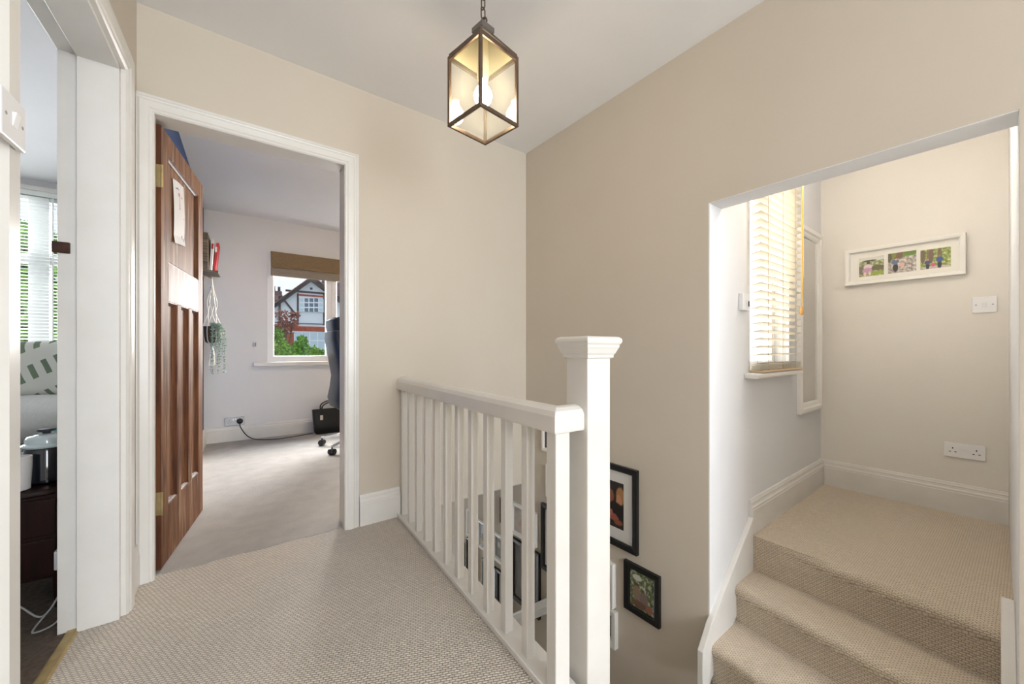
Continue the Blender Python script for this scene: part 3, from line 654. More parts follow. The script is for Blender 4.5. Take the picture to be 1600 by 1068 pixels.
# ------------------------------------------------------------------ pictures
def picture(name, label, f, w, h, fw, fm, depth, mount, prints, group=None):
    """f(a,b,c): a right, b up, c out of the wall, origin bottom-left of the frame; prints=[(a0,b0,w,h,material)]"""
    t = thing(name, label, 'picture frame', tuple(f(w / 2, 0, 0)), group)
    N = f(0, 0, 1) - f(0, 0, 0)
    prof = [(0, 0), (0, depth), (-fw * .25, depth), (-fw * .8, depth * .92), (-fw, depth * .7), (-fw, 0)]
    m = MB(); m.sweep([f(0, 0, .001), f(0, h, .001), f(w, h, .001), f(w, 0, .001)], N, prof, closed=True)
    m.build('frame', fm, t)
    m = MB(); fbox(m, f, fw * .9, w - fw * .9, fw * .9, h - fw * .9, .001, depth * .35); m.build('mount', mount, t)
    rv = (f(1, 0, 0) - f(0, 0, 0)); uv = f(0, 1, 0) - f(0, 0, 0)
    for a0, b0, ww, hh, pm in prints: uvquad('photo', pm, f(a0, b0, depth * .35 + .0008), rv, uv, ww, hh, t)
    m = MB(); fbox(m, f, fw * .95, w - fw * .95, fw * .95, h - fw * .95, depth * .52, depth * .52 + .0015); m.build('glazing', M_PGLASS, t)
    return t
fB = lambda yl, zb: face((XB, yl, zb), (0, -1, 0), zv, (-1, 0, 0))
def BW(pos): return [(0, (20, 20, 22)), (pos, (80, 80, 82)), (1, (190, 190, 190))]
P_COUPLE = photo_mat('photo_couple_baby', [(0, (12, 8, 7)), (.55, (26, 16, 13)), (1, (60, 34, 26))], [(.28, .56, .30, .30, (20, 13, 12)), (.46, .80, .2, .12, (38, 24, 20)), (.50, .66, .13, .14, (158, 98, 72)), (.88, .72, .17, .18, (182, 132, 84)), (.82, .60, .11, .13, (206, 148, 116)), (.68, .62, .03, .1, (60, 34, 26)),
    (.70, .40, .34, .16, (18, 13, 14)), (.60, .22, .22, .08, (172, 92, 74)), (.50, .30, .08, .07, (186, 116, 94)), (.80, .13, .16, .06, (150, 82, 60)), (.9, .30, .16, .10, (18, 13, 14))], 4)
P_KIDS = photo_mat('photo_kids_bench', [(.3, (58, 74, 44)), (.5, (112, 126, 84)), (.62, (212, 214, 200)), (.75, (86, 100, 62))], [(.3, .82, .2, .08, (220, 222, 214)), (.26, .62, .08, .07, (96, 66, 48)), (.28, .40, .16, .2, (150, 128, 108)), (.54, .50, .07, .06, (104, 76, 58)), (.58, .30, .17, .2, (134, 116, 112)), (.40, .12, .34, .10, (120, 88, 72)), (.8, .12, .14, .1, (170, 108, 90))], 9)
P_G1 = photo_mat('photo_mono_portrait', BW(.5), [(.5, .3, .3, .3, (50, 50, 54)), (.5, .68, .15, .17, (200, 196, 192))], 4)
P_G2 = photo_mat('photo_mono_pair', BW(.55), [(.36, .3, .2, .26, (178, 178, 178)), (.36, .66, .1, .12, (220, 216, 214)), (.66, .3, .2, .26, (36, 36, 40)), (.66, .7, .1, .12, (190, 186, 184))], 5)
P_G3 = photo_mat('photo_baby_on_blanket', [(.2, (196, 184, 178)), (.8, (226, 220, 214))], [(.5, .4, .24, .26, (214, 180, 168)), (.52, .62, .15, .17, (176, 126, 108)), (.5, .74, .13, .08, (84, 56, 44)), (.4, .25, .1, .09, (226, 190, 178))], 4)
P_G4 = photo_mat('photo_seaside', [(.3, (70, 92, 124)), (.6, (150, 170, 190)), (.9, (216, 222, 226))], [(.5, .2, .6, .14, (160, 140, 116)), (.4, .42, .1, .2, (60, 58, 72)), (.62, .40, .1, .19, (150, 74, 70)), (.4, .66, .06, .07, (196, 150, 124)), (.62, .63, .06, .07, (204, 160, 132))], 5)
P_G5 = photo_mat('photo_dark_party', [(.3, (24, 22, 28)), (.6, (62, 46, 44)), (.9, (140, 104, 84))], [(.35, .35, .18, .25, (34, 34, 44)), (.35, .66, .09, .1, (190, 140, 112)), (.66, .35, .18, .25, (120, 58, 60)), (.66, .66, .09, .1, (196, 150, 124))], 5)
P_G6 = photo_mat('photo_grey_print', [(.3, (176, 180, 186)), (.8, (206, 208, 212))], [(.5, .4, .22, .3, (160, 164, 172))], 3)
gB = 'framed photographs on the stair wall'
# large portrait and its small neighbour, both right of the newel post
picture('picture_frame', 'large black framed portrait of a couple holding a baby', fB(1.635, -.133), .368, .458, .034, M_BLKFRAME, .022, M_MOUNT, [(.094, .099, .18, .26, P_COUPLE)], gB)
picture('picture_frame', 'small black framed photo of two children outdoors, lowest right frame', fB(1.352, -.450), .217, .265, .033, M_BLKFRAME, .02, M_MOUNT, [(.034, .034, .149, .197, P_KIDS)], gB)
picture('picture_frame', 'white box frame beside the newel post, upper of two below the couple portrait', fB(1.60, -.493), .182, .249, .022, M_WHTFRAME, .034, M_MOUNT, [(.035, .04, .112, .169, P_G2)], gB)
picture('picture_frame', 'white box frame beside the newel post, lower of two below the couple portrait', fB(1.58, -.719), .176, .208, .03, M_WHTFRAME, .03, M_MOUNT, [(.045, .045, .086, .118, P_G5)], gB)
picture('picture_frame', 'white frame with a dark photo just under the handrail corner', fB(2.043, .278), .20, .26, .02, M_WHTFRAME, .02, M_MOUNT, [(.022, .022, .156, .216, P_G5)], gB)
picture('picture_frame', 'narrow white frame under the handrail, above a black frame', fB(2.002, -.031), .17, .224, .014, M_WHTFRAME, .018, M_MOUNT, [(.016, .016, .138, .192, P_G1)], gB)
picture('picture_frame', 'tall black frame with a pale mount behind the end post of the banister', fB(2.049, -.544), .33, .455, .032, M_BLKFRAME, .022, M_MOUNT, [(.11, .12, .11, .2, P_G6)], gB)
picture('picture_frame', 'small black frame nearest the soffit over the stairs', fB(2.551, -.406), .15, .20, .018, M_BLKFRAME, .02, M_MOUNT, [(.03, .03, .09, .14, P_G6)], gB)
picture('picture_frame', 'white frame with a photo of a baby seen between the spindles', fB(2.40, -.43), .30, .24, .024, M_WHTFRAME, .022, M_MOUNT, [(.03, .03, .24, .18, P_G3)], gB)
picture('picture_frame', 'white frame beneath the small black frame near the soffit', fB(2.66, -.74), .153, .22, .018, M_WHTFRAME, .02, M_MOUNT, [(.03, .035, .093, .15, P_G1)], gB)
picture('picture_frame', 'white frame with a colourful party photo further down the stair wall', fB(2.90, -.735), .17, .23, .018, M_WHTFRAME, .02, M_MOUNT, [(.022, .022, .126, .186, P_G4)], gB)
picture('picture_frame', 'black frame with a white mount below the colourful party photo', fB(2.819, -1.08), .21, .275, .03, M_BLKFRAME, .022, M_MOUNT, [(.06, .07, .09, .135, P_G6)], gB)
picture('picture_frame', 'narrow black frame furthest down the stair wall', fB(3.305, -1.04), .16, .225, .026, M_BLKFRAME, .022, M_MOUNT, [(.03, .03, .10, .165, P_G6)], gB)
picture('picture_frame', 'large black frame with a dark monochrome photo under the baby photo', fB(2.40, -.925), .33, .463, .032, M_BLKFRAME, .022, M_MOUNT, [(.034, .034, .262, .395, photo_mat('photo_dark_mono', BW(.7), [(.45, .3, .16, .3, (150, 150, 150)), (.45, .62, .09, .09, (196, 192, 190)), (.7, .4, .12, .3, (26, 26, 28))], 7))], gB)
picture('picture_frame', 'black frame with a pale grey print beneath the white frames', fB(2.60, -1.10), .19, .30, .026, M_BLKFRAME, .022, M_MOUNT, [(.028, .028, .134, .244, P_G6)], gB)
picture('picture_frame', 'pale blue seaside photo in a thin white frame far down the stairs', fB(3.09, -.71), .14, .235, .012, M_WHTFRAME, .018, M_MOUNT, [(.013, .013, .114, .209, P_G4)], gB)
picture('picture_frame', 'thin black frame with a dark print under the seaside photo', fB(3.09, -1.05), .17, .315, .012, M_BLKFRAME, .018, M_MOUNT, [(.014, .014, .142, .287, P_G1)], gB)
picture('picture_frame', 'small black frame below the sloping handrail', fB(2.10, -1.34), .16, .20, .02, M_BLKFRAME, .02, M_MOUNT, [(.022, .022, .116, .156, P_G5)], gB)
# three photo frame on the upper landing
P_W1 = photo_mat('photo_toddler_bench', [(.3, (104, 112, 70)), (.5, (150, 158, 96)), (.7, (226, 226, 206))], [(.5, .9, .6, .12, (220, 222, 214)), (.42, .82, .3, .05, (84, 84, 60)), (.38, .70, .06, .14, (70, 60, 44)), (.25, .35, .34, .26, (112, 106, 94)), (.78, .42, .3, .14, (106, 100, 74)), (.7, .14, .4, .1, (150, 170, 60)), (.36, .50, .17, .15, (226, 208, 216)), (.34, .30, .2, .16, (196, 150, 176)), (.24, .12, .06, .12, (230, 206, 200)), (.44, .14, .05, .12, (228, 204, 198))], 10)
P_W2 = photo_mat('photo_woodland_walk', [(.3, (108, 100, 92)), (.5, (180, 172, 164)), (.65, (226, 222, 218))], [(.3, .9, .5, .2, (118, 134, 56)), (.42, .88, .12, .2, (112, 86, 72)), (.82, .92, .24, .13, (96, 132, 50)), (.06, .8, .08, .26, (90, 82, 74)), (.27, .26, .10, .2, (40, 40, 50)), (.26, .56, .14, .13, (92, 112, 146)), (.29, .74, .06, .06, (150, 76, 54)), (.29, .68, .04, .045, (214, 176, 152)), (.5, .38, .09, .1, (222, 184, 176)), (.5, .50, .05, .045, (206, 160, 130)), (.5, .24, .06, .06, (216, 190, 180))], 9)
P_W3 = photo_mat('photo_family_forest', [(.3, (84, 108, 50)), (.5, (140, 158, 72)), (.7, (216, 218, 160))], [(.08, .7, .08, .4, (108, 88, 72)), (.36, .68, .09, .4, (112, 90, 76)), (.64, .72, .07, .34, (116, 94, 78)), (.25, .76, .03, .3, (120, 100, 80)), (.5, .06, .5, .08, (206, 190, 186)), (.24, .14, .06, .16, (32, 38, 58)), (.24, .34, .10, .11, (56, 72, 130)), (.24, .48, .05, .05, (190, 130, 100)), (.64, .18, .07, .2, (34, 42, 66)), (.64, .44, .12, .15, (52, 84, 142)), (.64, .62, .05, .055, (140, 110, 90)), (.43, .19, .07, .09, (216, 92, 130)), (.43, .30, .035, .03, (220, 180, 160))], 9)
f = face((XI, .779, 1.424), (0, -1, 0), zv, (-1, 0, 0))
picture('triple_photo_frame', 'long white frame holding three family photos on the end wall', f, .552, .244, .026, M_WHTFRAME, .03, mat('cream_mount_board', (240, 238, 232), .9), [(.073, .052, .125, .126, P_W1), (.218, .053, .13, .13, P_W2), (.366, .055, .127, .12, P_W3)])

# ------------------------------------------------------------------ upper landing window, blind, mirror, added ceiling lamps
def ln(x, z, c): return Vector((x, yL(x), z)) + NLw * c
def lbx(m, x0, x1, z0, z1, c0, c1): return m.hexa([ln(x0, z0, c0), ln(x1, z0, c0), ln(x1, z0, c1), ln(x0, z0, c1)], [ln(x0, z1, c0), ln(x1, z1, c0), ln(x1, z1, c1), ln(x0, z1, c1)])
wn = thing('window_1', 'white window behind the wooden slat blind', None, tuple(ln(2.56, .86, -.06)), kind='structure')
m = MB(); m.sweep([ln(WX0, WZ0, -.08), ln(WX0, WZ1, -.08), ln(WX1, WZ1, -.08), ln(WX1, WZ0, -.08)], -NLw, [(0, 0), (0, .05), (.045, .05), (.05, .04), (.05, 0)], closed=True); m.build('window_frame', M_PVC, wn)
m = MB(); lbx(m, WX0 + .045, WX1 - .045, WZ0 + .045, WZ1 - .045, -.105, -.10); m.build('pane', M_FROST, wn)
m = MB(); lbx(m, 2.19, 2.90, WZ0 - .034, WZ0 - .004, -.0, .065); m.build('window_sill', M_GLOSS, wn, bevel=.008)
bl = thing('wooden_blind', 'cream wooden slat blind with cords hanging over the upper landing window', 'window blind', tuple(ln(2.53, WZ0, .03)))
BX0, BX1 = 2.25, 2.885
m = MB()
rings = []
for x in (BX0, BX1):
    rings.append([ln(x, 0, .0) + NLw * c + Vector((0, 0, z)) for c, z in ((-.024, -.0065), (0, -.0015), (.024, .0035), (.024, .0062), (0, .0012), (-.024, -.0038))])
zs0 = .905
for r_ in rings:
    for i, q in enumerate(r_): r_[i] = q + NLw * .036 + Vector((0, 0, zs0))
m.loft(rings); slat = m.build('slat', M_SLATW, bl)
zz = zs0 + .048; k = 0
rg = random.Random(5)
while zz < 2.10:
    s = dup(slat, bl, (0, 0, zz - zs0)); zz += .0415
for k in range(7):      # stacked slats resting on the sill
    s = dup(slat, bl, (rg.uniform(-.004, .004), rg.uniform(-.003, .003), -.036 + k * .0046))
m = MB(); lbx(m, BX0, BX1, .857, .869, .006, .066); m.build('bottom_rail', mat('natural_wood_rail', (206, 180, 146), .5), bl, bevel=.002)
m = MB(); lbx(m, BX0 - .01, BX1 + .01, 2.11, 2.17, .004, .07); m.build('head_rail', M_SLATW, bl, bevel=.003)
for x in (2.34, 2.56, 2.76):
    for c in (.010, .062):
        m = MB(); m.tube([ln(x, .86, c), ln(x, 2.12, c)], .0011, 5); m.build('ladder_cord', mat('tan_cord', (176, 152, 118), .8), bl)
m = MB(); m.tube(smooth_path([ln(2.84, 2.12, .072), ln(2.842, 1.6, .076), ln(2.838, 1.24, .073)]), .0035, 6); pc = m.build('pull_cord', mat('amber_cord', (214, 168, 70), .6), bl)
m = MB(); m.lathe(tuple(ln(2.838, 1.19, .073)), [(.002, .055), (.007, .045), (.011, .015), (.010, .004), (.004, 0)], 12); m.build('acorn', mat('amber_wood', (198, 146, 74), .5), pc, smooth=True)
m = MB(); m.tube([ln(2.865, 2.11, .07), ln(2.868, 1.42, .072)], .004, 8); m.build('tilt_wand', M_SLATW, bl, smooth=True)
mir = thing('wall_mirror', 'tall narrow white framed mirror in the corner of the upper landing', 'mirror', tuple(ln(3.22, .554, 0)))
MX0, MX1, MZ0, MZ1 = 3.0, 3.46, .555, 1.80
m = MB(); m.sweep([ln(MX0, MZ0, .002), ln(MX0, MZ1, .002), ln(MX1, MZ1, .002), ln(MX1, MZ0, .002)], NLw, [(0, 0), (0, .022), (-.012, .026), (-.03, .026), (-.04, .018), (-.058, .016), (-.07, .010), (-.07, 0)], closed=True); m.build('frame', M_WHTFRAME, mir)
m = MB(); lbx(m, MX0 + .066, MX1 - .066, MZ0 + .066, MZ1 - .066, .004, .009); m.build('mirror_glass', M_MIRROR, mir)
cl = thing('ceiling_lamp', 'unseen warm round ceiling lamp added above the small upper landing', 'ceiling lamp', (2.42, .46, 2.34))  # out of view; added and placed to brighten the upper landing evenly
m = MB(); m.lathe((2.42, .46, 0), [(.09, 2.43), (.095, 2.415), (.085, 2.405)], 24); m.build('rim', M_BRASS, cl, smooth=True)
m = MB(); m.lathe((2.42, .46, 0), [(.085, 2.405), (.08, 2.38), (.055, 2.35), (.02, 2.338), (.002, 2.337)], 24); m.build('diffuser', emit_mat('warm_diffuser', (255, 244, 228), 96), cl, smooth=True)

cl = thing('office_fill_lamp', 'unseen round ceiling lamp added to brighten the office', 'ceiling lamp', (1.5, 3.4, 2.33))  # hidden fixture, added as fill for the office walls and ceiling
m = MB(); m.lathe((1.5, 3.4, 0), [(.15, 2.43), (.155, 2.41), (.145, 2.40)], 28); m.build('rim', M_CHROME, cl, smooth=True)
m = MB(); m.lathe((1.5, 3.4, 0), [(.145, 2.40), (.135, 2.37), (.09, 2.34), (.03, 2.33), (.002, 2.329)], 28); m.build('diffuser', emit_mat('office_fill_diffuser', (255, 232, 200), 58), cl, smooth=True)

# ------------------------------------------------------------------ office window and roman blind
wn = thing('window_2', 'white office window looking out on the gabled house', None, ((OW0 + OW1) / 2, YF + .02, OZ0), kind='structure')
yw = YF + .02
m = MB(); m.sweep([(OW0, yw, OZ0), (OW0, yw, OZ1), (OW1, yw, OZ1), (OW1, yw, OZ0)], (0, -1, 0), [(-.0, -.06), (0, .02), (-.06, .02), (-.068, .012), (-.068, -.06)], closed=True); m.build('window_frame', M_PVC, wn, bevel=.002)
m = MB(); m.box((1.015, yw - .02, OZ0 + .06), (1.075, yw + .06, OZ1 - .06)); m.build('mullion', M_PVC, wn, bevel=.003)
m = MB(); m.sweep([(1.075, yw, OZ0 + .06), (1.075, yw, OZ1 - .06), (OW1 - .068, yw, OZ1 - .06), (OW1 - .068, yw, OZ0 + .06)], (0, -1, 0), [(0, -.05), (0, .032), (-.05, .032), (-.058, .02), (-.058, -.05)], closed=True); sash = m.build('sash', M_PVC, wn, bevel=.002)
m = MB(); m.box((1.095, yw - .055, 1.15), (1.112, yw - .03, 1.21)); m.box((1.093, yw - .07, 1.19), (1.114, yw - .052, 1.30)); m.build('handle', M_CHROME, sash, bevel=.004)
m = MB(); m.box((OW0 + .066, yw + .02, OZ0 + .066), (1.017, yw + .026, OZ1 - .066)); m.build('pane', M_GLASS, wn)
m = MB(); m.box((1.13, yw + .02, OZ0 + .11), (OW1 - .12, yw + .026, OZ1 - .11)); m.build('pane', M_GLASS, wn)
m = MB(); m.box((.275, YF - .055, .795), (2.05, YF + .02, .84)); m.build('window_sill', M_GLOSS, wn, bevel=.006)
M_LINEN = mat('brown_linen', (150, 128, 98), .95, var=(160, (112, 92, 66), .25), bump=(300, .5, .002))
rb = thing('roman_blind', 'brown linen roman blind folded up at the top of the office window', 'roman blind', (1.15, YF - .04, 1.8))
for k, (z0, z1, dep) in enumerate(((1.895, 2.08, .062), (1.85, 1.90, .05), (1.825, 1.862, .044), (1.80, 1.838, .038))):
    m = MB(); x0, x1 = .44, 1.87
    m.loft([[(x, YF - .004, z1), (x, YF - .03, z1), (x, YF - .036 - dep * .6, z0 + .05), (x, YF - .03 - dep, z0 + .008), (x, YF - .026 - dep, z0), (x, YF - .015, z0 + .012)] for x in (x0, x1)])
    m.build('fold', M_LINEN if k == 0 else mat('taupe_lining', (150, 140, 128), .9), rb, bevel=.002)

# ------------------------------------------------------------------ office chair
CH_ = Vector((1.13, 4.1, .004))
M_LEATH = mat('dark_blue_black_leather', (44, 50, 60), .38, bump=(70, .15, .003))
ch = thing('office_chair', 'dark leather high back office chair with chrome star base by the window', 'office chair', tuple(CH_))
def superring(c, ax, ay, w, d, n=20, p_=3.0):
    out = []
    for j in range(n):
        a = 2 * math.pi * j / n; ca, sa = math.cos(a), math.sin(a)
        out.append(Vector(c) + Vector(ax) * (w * math.copysign(abs(ca) ** (2 / p_), ca)) + Vector(ay) * (d * math.copysign(abs(sa) ** (2 / p_), sa)))
    return out
def loftbody(cs, name, mt, parent):
    m = MB(); m.loft([superring(c, ax, ay, w, d) for c, ax, ay, w, d in cs]); return m.build(name, mt, parent, smooth=True)
X_, Y_, Z_ = Vector((1, 0, 0)), Vector((0, 1, 0)), Vector((0, 0, 1))
prof = [(.40, .905, .02, .20), (.42, .90, .05, .23), (.50, .892, .062, .25), (.60, .912, .062, .25), (.72, .925, .06, .25), (.85, .905, .062, .25), (.98, .885, .064, .25), (1.08, .868, .066, .245), (1.15, .862, .055, .24), (1.16, .86, .03, .22)]
loftbody([(Vector((x + .02, 4.1, z)), Y_, X_, w, d) for z, x, d, w in prof], 'backrest', M_LEATH, ch)
prof = [(1.13, .885, .03, .17), (1.14, .875, .055, .20), (1.20, .868, .07, .21), (1.26, .866, .068, .205), (1.285, .872, .045, .19), (1.292, .88, .02, .15)]
loftbody([(Vector((x + .03, 4.1, z)), Y_, X_, w, d) for z, x, d, w in prof], 'headrest', M_LEATH, ch)
loftbody([(Vector((1.18, 4.1, z)), X_, Y_, w, w * .98) for z, w in ((.41, .18), (.42, .25), (.46, .265), (.50, .26), (.525, .22), (.53, .12))], 'seat', M_LEATH, ch)
for sy in (-1, 1):
    m = MB(); m.tube(smooth_path([(.93, 4.1 + sy * .28, .66), (1.1, 4.1 + sy * .29, .67), (1.28, 4.1 + sy * .28, .66), (1.32, 4.1 + sy * .27, .58), (1.25, 4.1 + sy * .25, .47)]), .022, 8); m.build('armrest', M_BLACKP, ch, smooth=True)
m = MB(); m.lathe((CH_.x, CH_.y, 0), [(.03, .06), (.03, .25), (.02, .25), (.02, .42)], 16); m.build('gas_column', M_BLACKP, ch, smooth=True)
m = MB(); m.lathe((CH_.x, CH_.y, 0), [(.045, .08), (.05, .09), (.05, .13), (.036, .145)], 20); m.build('hub', M_CHROME, ch, smooth=True)
M_RUB = M_BLACKP
for k in range(5):
    a = R(180 - 36 + 72 * k); d = Vector((math.cos(a), math.sin(a), 0)); C0 = Vector((CH_.x, CH_.y, 0))
    m = MB(); s_ = Vector((-d.y, d.x, 0)); m.loft([[C0 + d * r_ + s_ * i * w + Z_ * (z + j * h) for i, j in ((-1, -1), (1, -1), (1, 1), (-1, 1))] for r_, z, w, h in ((.04, .115, .022, .022), (.2, .115, .018, .016), (.34, .09, .014, .012), (.39, .085, .012, .010))]); lg = m.build('leg', M_CHROME, ch, bevel=.004)
    m = MB(); cc = C0 + d * .385
    for sgn in (-1, 1):
        q = cc + s_ * sgn * .016; m.loft([[q + s_ * o_ + d * (.029 * math.cos(t_)) + Z_ * (.034 + .029 * math.sin(t_)) for t_ in [2 * math.pi * j / 16 for j in range(16)]] for o_ in (-.011, .011)])
    m.tube([cc + Z_ * .034, cc + Z_ * .085], .007, 6); m.build('caster', M_RUB, lg, smooth=True)

# black handbag
bg = thing('handbag', 'black leather tote bag with a white tag on the office floor', 'bag', (1.0, 4.93, .004))
M_BAG = mat('black_leather', (14, 14, 15), .35, bump=(60, .2, .003))
m = MB(); m.loft([superring((1.02, 4.95, z), X_, Y_, w, d, 24, 5) for z, w, d in ((.005, .15, .05), (.02, .165, .06), (.12, .175, .062), (.24, .185, .05), (.285, .19, .035), (.27, .18, .028), (.1, .16, .03))]); m.build('body', M_BAG, bg, smooth=True)
for sy in (-.035, .035):
    m = MB(); m.tube(smooth_path([(.93, 4.95 + sy, .25), (.935, 4.95 + sy * 1.6, .33), (1.02, 4.95 + sy * 1.9, .37), (1.105, 4.95 + sy * 1.6, .33), (1.11, 4.95 + sy, .25)]), .008, 6); m.build('strap', M_BAG, bg, smooth=True)
m = MB(); m.box((.905, 4.882, .17), (.935, 4.885, .225)); m.build('tag', mat('cream_tag', (222, 214, 196), .7), bg, bevel=.001)
m = MB(); m.tube([(.92, 4.885, .225), (.925, 4.895, .26)], .0015, 5); m.build('tag_cord', M_BAG, bg)

# rustic wall box with folders, macrame planter below it
NB = Vector((1, -.0473, 0)).normalized(); TB = Vector((.0473, 1, 0)).normalized()
def wp(y, c, z): return Vector((wC(y), y, 0)) + NB * c + Z_ * z
def wbx(m, y0, y1, c0, c1, z0, z1): return m.hexa([wp(y0, c0, z0), wp(y1, c0, z0), wp(y1, c1, z0), wp(y0, c1, z0)], [wp(y0, c0, z1), wp(y1, c0, z1), wp(y1, c1, z1), wp(y0, c1, z1)])
M_RUST = wood_mat('grey_rustic_wood', (96, 84, 70), (150, 136, 116), scale=(3, 30, 30), rough=.8)
sh = thing('wall_crate', 'rustic grey wooden wall crate on the blue office wall', 'wall shelf', tuple(wp(4.7, .05, 1.70)))
for nm, a in (('back_board', (4.55, 4.86, .002, .012, 1.70, 2.08)), ('bottom_board', (4.55, 4.86, .012, .15, 1.70, 1.715)), ('side_board', (4.55, 4.565, .012, .075, 1.715, 2.06)), ('side_board', (4.845, 4.86, .012, .075, 1.715, 2.06)), ('front_board', (4.565, 4.845, .063, .075, 1.715, 2.05))):
    m = MB(); wbx(m, *a); m.build(nm, M_RUST, sh, bevel=.002)
M_RED = mat('red_card', (186, 30, 40), .5); M_WCARD = mat('white_card', (232, 230, 228), .6); M_DKCARD = mat('dark_card', (52, 50, 56), .6)
for k, (lab, mt, y0, tilt, h) in enumerate((('white folder with red top in the wall crate', M_WCARD, 4.62, .09, .30), ('red folder leaning forward in the wall crate', M_RED, 4.70, .13, .29))):
    t = thing('folder', lab, 'folder', tuple(wp(y0, .09, 1.716)), 'folders in the wall crate')
    fx = lambda p_, y0=y0, tilt=tilt: p_
    m = MB(); c0 = .078 + k * .022; m.hexa([wp(y0, c0, 1.717), wp(y0 + .2, c0, 1.717), wp(y0 + .2, c0 + .018, 1.717), wp(y0, c0 + .018, 1.717)], [wp(y0, c0 + .018 + k * .01, 1.717 + h), wp(y0 + .2, c0 + .018 + k * .01, 1.717 + h), wp(y0 + .2, c0 + .038 + k * .01, 1.717 + h), wp(y0, c0 + .038 + k * .01, 1.717 + h)]); m.build('cover', mt, t, bevel=.001)
    zt = 1.717 + h; m = MB(); c1 = c0 + .012
    m.hexa([wp(y0 - .0006, c1 + .004, zt - .09), wp(y0, c1 + .004, zt - .09), wp(y0, c1 + .02, zt - .09), wp(y0 - .0006, c1 + .02, zt - .09)], [wp(y0 - .0006, c1 + .006, zt - .04), wp(y0, c1 + .006, zt - .04), wp(y0, c1 + .022, zt - .04), wp(y0 - .0006, c1 + .022, zt - .04)]); m.build('spine_label', M_RED if k == 0 else M_WCARD, t)
pt = thing('macrame_planter', 'white macrame hanger with a basket hung on the blue office wall', 'hanging planter', tuple(wp(4.6, .10, 1.05)))
PC = wp(4.6, .10, 0)
m = MB(); m.tube(smooth_path([wp(4.6, .0, 1.66), wp(4.6, .06, 1.665), wp(4.6, .10, 1.645)]), .006, 6); m.build('hook', M_BRASS, pt, smooth=True)
for k in range(6):
    a = 2 * math.pi * k / 6; e = Vector((math.cos(a) * .062, math.sin(a) * .062, 0)); g2 = Vector((math.cos(a + .5) * .03, math.sin(a + .5) * .03, 0))
    m = MB(); m.tube(smooth_path([PC + Z_ * 1.645, PC + Z_ * 1.56 + e * .15, PC + Z_ * 1.42 + e * .6, PC + Z_ * 1.32 + g2 * 1.1, PC + Z_ * 1.2 + e * 1.05, PC + Z_ * 1.06 + e * .95, PC + Z_ * 1.03]), .004, 5); m.build('cord', M_CORD, pt, smooth=True)
for z in (1.56, 1.50, 1.02): m = MB(); m.sphere(tuple(PC + Z_ * z), .014, 10, 8, (1, 1, 1.3)); m.build('knot', M_CORD, pt, smooth=True)
for k in range(7):
    a = 2 * math.pi * k / 7; m = MB(); m.tube([PC + Z_ * 1.02, PC + Z_ * .95 + Vector((math.cos(a), math.sin(a), 0)) * .016, PC + Z_ * .83 + Vector((math.cos(a), math.sin(a), 0)) * (.022 + .01 * (k % 2))], .003, 5); m.build('tassel', M_CORD, pt)
m = MB(); m.lathe(tuple(PC), [(.035, 1.04), (.05, 1.05), (.058, 1.10), (.06, 1.17), (.064, 1.195), (.056, 1.195), (.05, 1.15)], 18); m.build('basket', mat('brown_wicker', (116, 92, 68), .9, var=(120, (70, 54, 38), .2), bump=(140, 1, .006)), pt, smooth=True)
vn = thing('trailing_plant', 'grey green trailing plant spilling from the macrame basket', 'plant', tuple(PC + Z_ * 1.15))
M_LEAFG = mat('grey_green_leaf', (176, 194, 182), .6, var=(40, (120, 146, 126), .2))
rg = random.Random(11)
m = MB(); m.lathe(tuple(PC), [(.005, 1.15), (.05, 1.155), (.045, 1.18), (.005, 1.185)], 12); m.build('soil', mat('soil', (58, 44, 34), .95), vn)
for k in range(13):
    a = rg.uniform(-1.7, 1.0); d = Vector((math.cos(a), math.sin(a), 0)); ln_ = rg.uniform(.08, .36) if k > 3 else .40
    pth = smooth_path([PC + Z_ * 1.18 + d * .02, PC + Z_ * 1.215 + d * .055, PC + Z_ * 1.16 + d * .085, PC + Z_ * (1.16 - ln_ * .5) + d * rg.uniform(.085, .1), PC + Z_ * (1.16 - ln_) + d * rg.uniform(.085, .105)], 8)
    m = MB(); m.tube(pth, .0014, 4)
    for q in pth[2:]:
        for _ in range(3):
            l_ = Vector((rg.uniform(-1, 1), rg.uniform(-1, 1), rg.uniform(-.4, .8))).normalized() * rg.uniform(.012, .022); s_ = l_.cross(Vector((rg.uniform(-1, 1), rg.uniform(-1, 1), 1))).normalized() * .006
            m.poly([q, q + l_ * .5 + s_, q + l_, q + l_ * .5 - s_])
    m.build('strand', M_LEAFG, vn)

# ------------------------------------------------------------------ outside: gabled house, shrubs
HYP = 26.0
hp = lambda px, py, d=0.: onY(px, py, HYP) + Vector((0, -d, 0))
M_REND = mat('white_render', (236, 238, 240), .9); M_BEAM = mat('dark_timber', (66, 62, 66), .8); M_TILE = mat('brown_roof_tile', (132, 104, 98), .9, var=(4, (104, 80, 76), .2))
M_BRK = mat('red_brick', (186, 92, 66), .9, var=(5, (150, 70, 50), .25)); M_CURT = mat('pane_dark_glass', (96, 116, 130), .15); M_NET = mat('net_curtain', (206, 220, 226), .8)
hs = thing('gabled_house', 'white rendered house with dark timber gable seen through the office window', 'house', (hp(486, 546).x, HYP, -2.8))
def hbox(m, p0, p1, d0, d1):
    a, b_ = hp(*p0), hp(*p1); return m.box((a.x, HYP - d0, a.z), (b_.x, HYP - d1, b_.z))
A_, L_, R_ = hp(486, 434), hp(420, 487), hp(556, 487)
m = MB(); zb = -2.8; m.prism([(L_.x, HYP, zb), (R_.x, HYP, zb), (R_.x, HYP, R_.z), (A_.x, HYP, A_.z), (L_.x, HYP, L_.z)], (0, 6, 0)); m.build('wall', M_REND, hs)
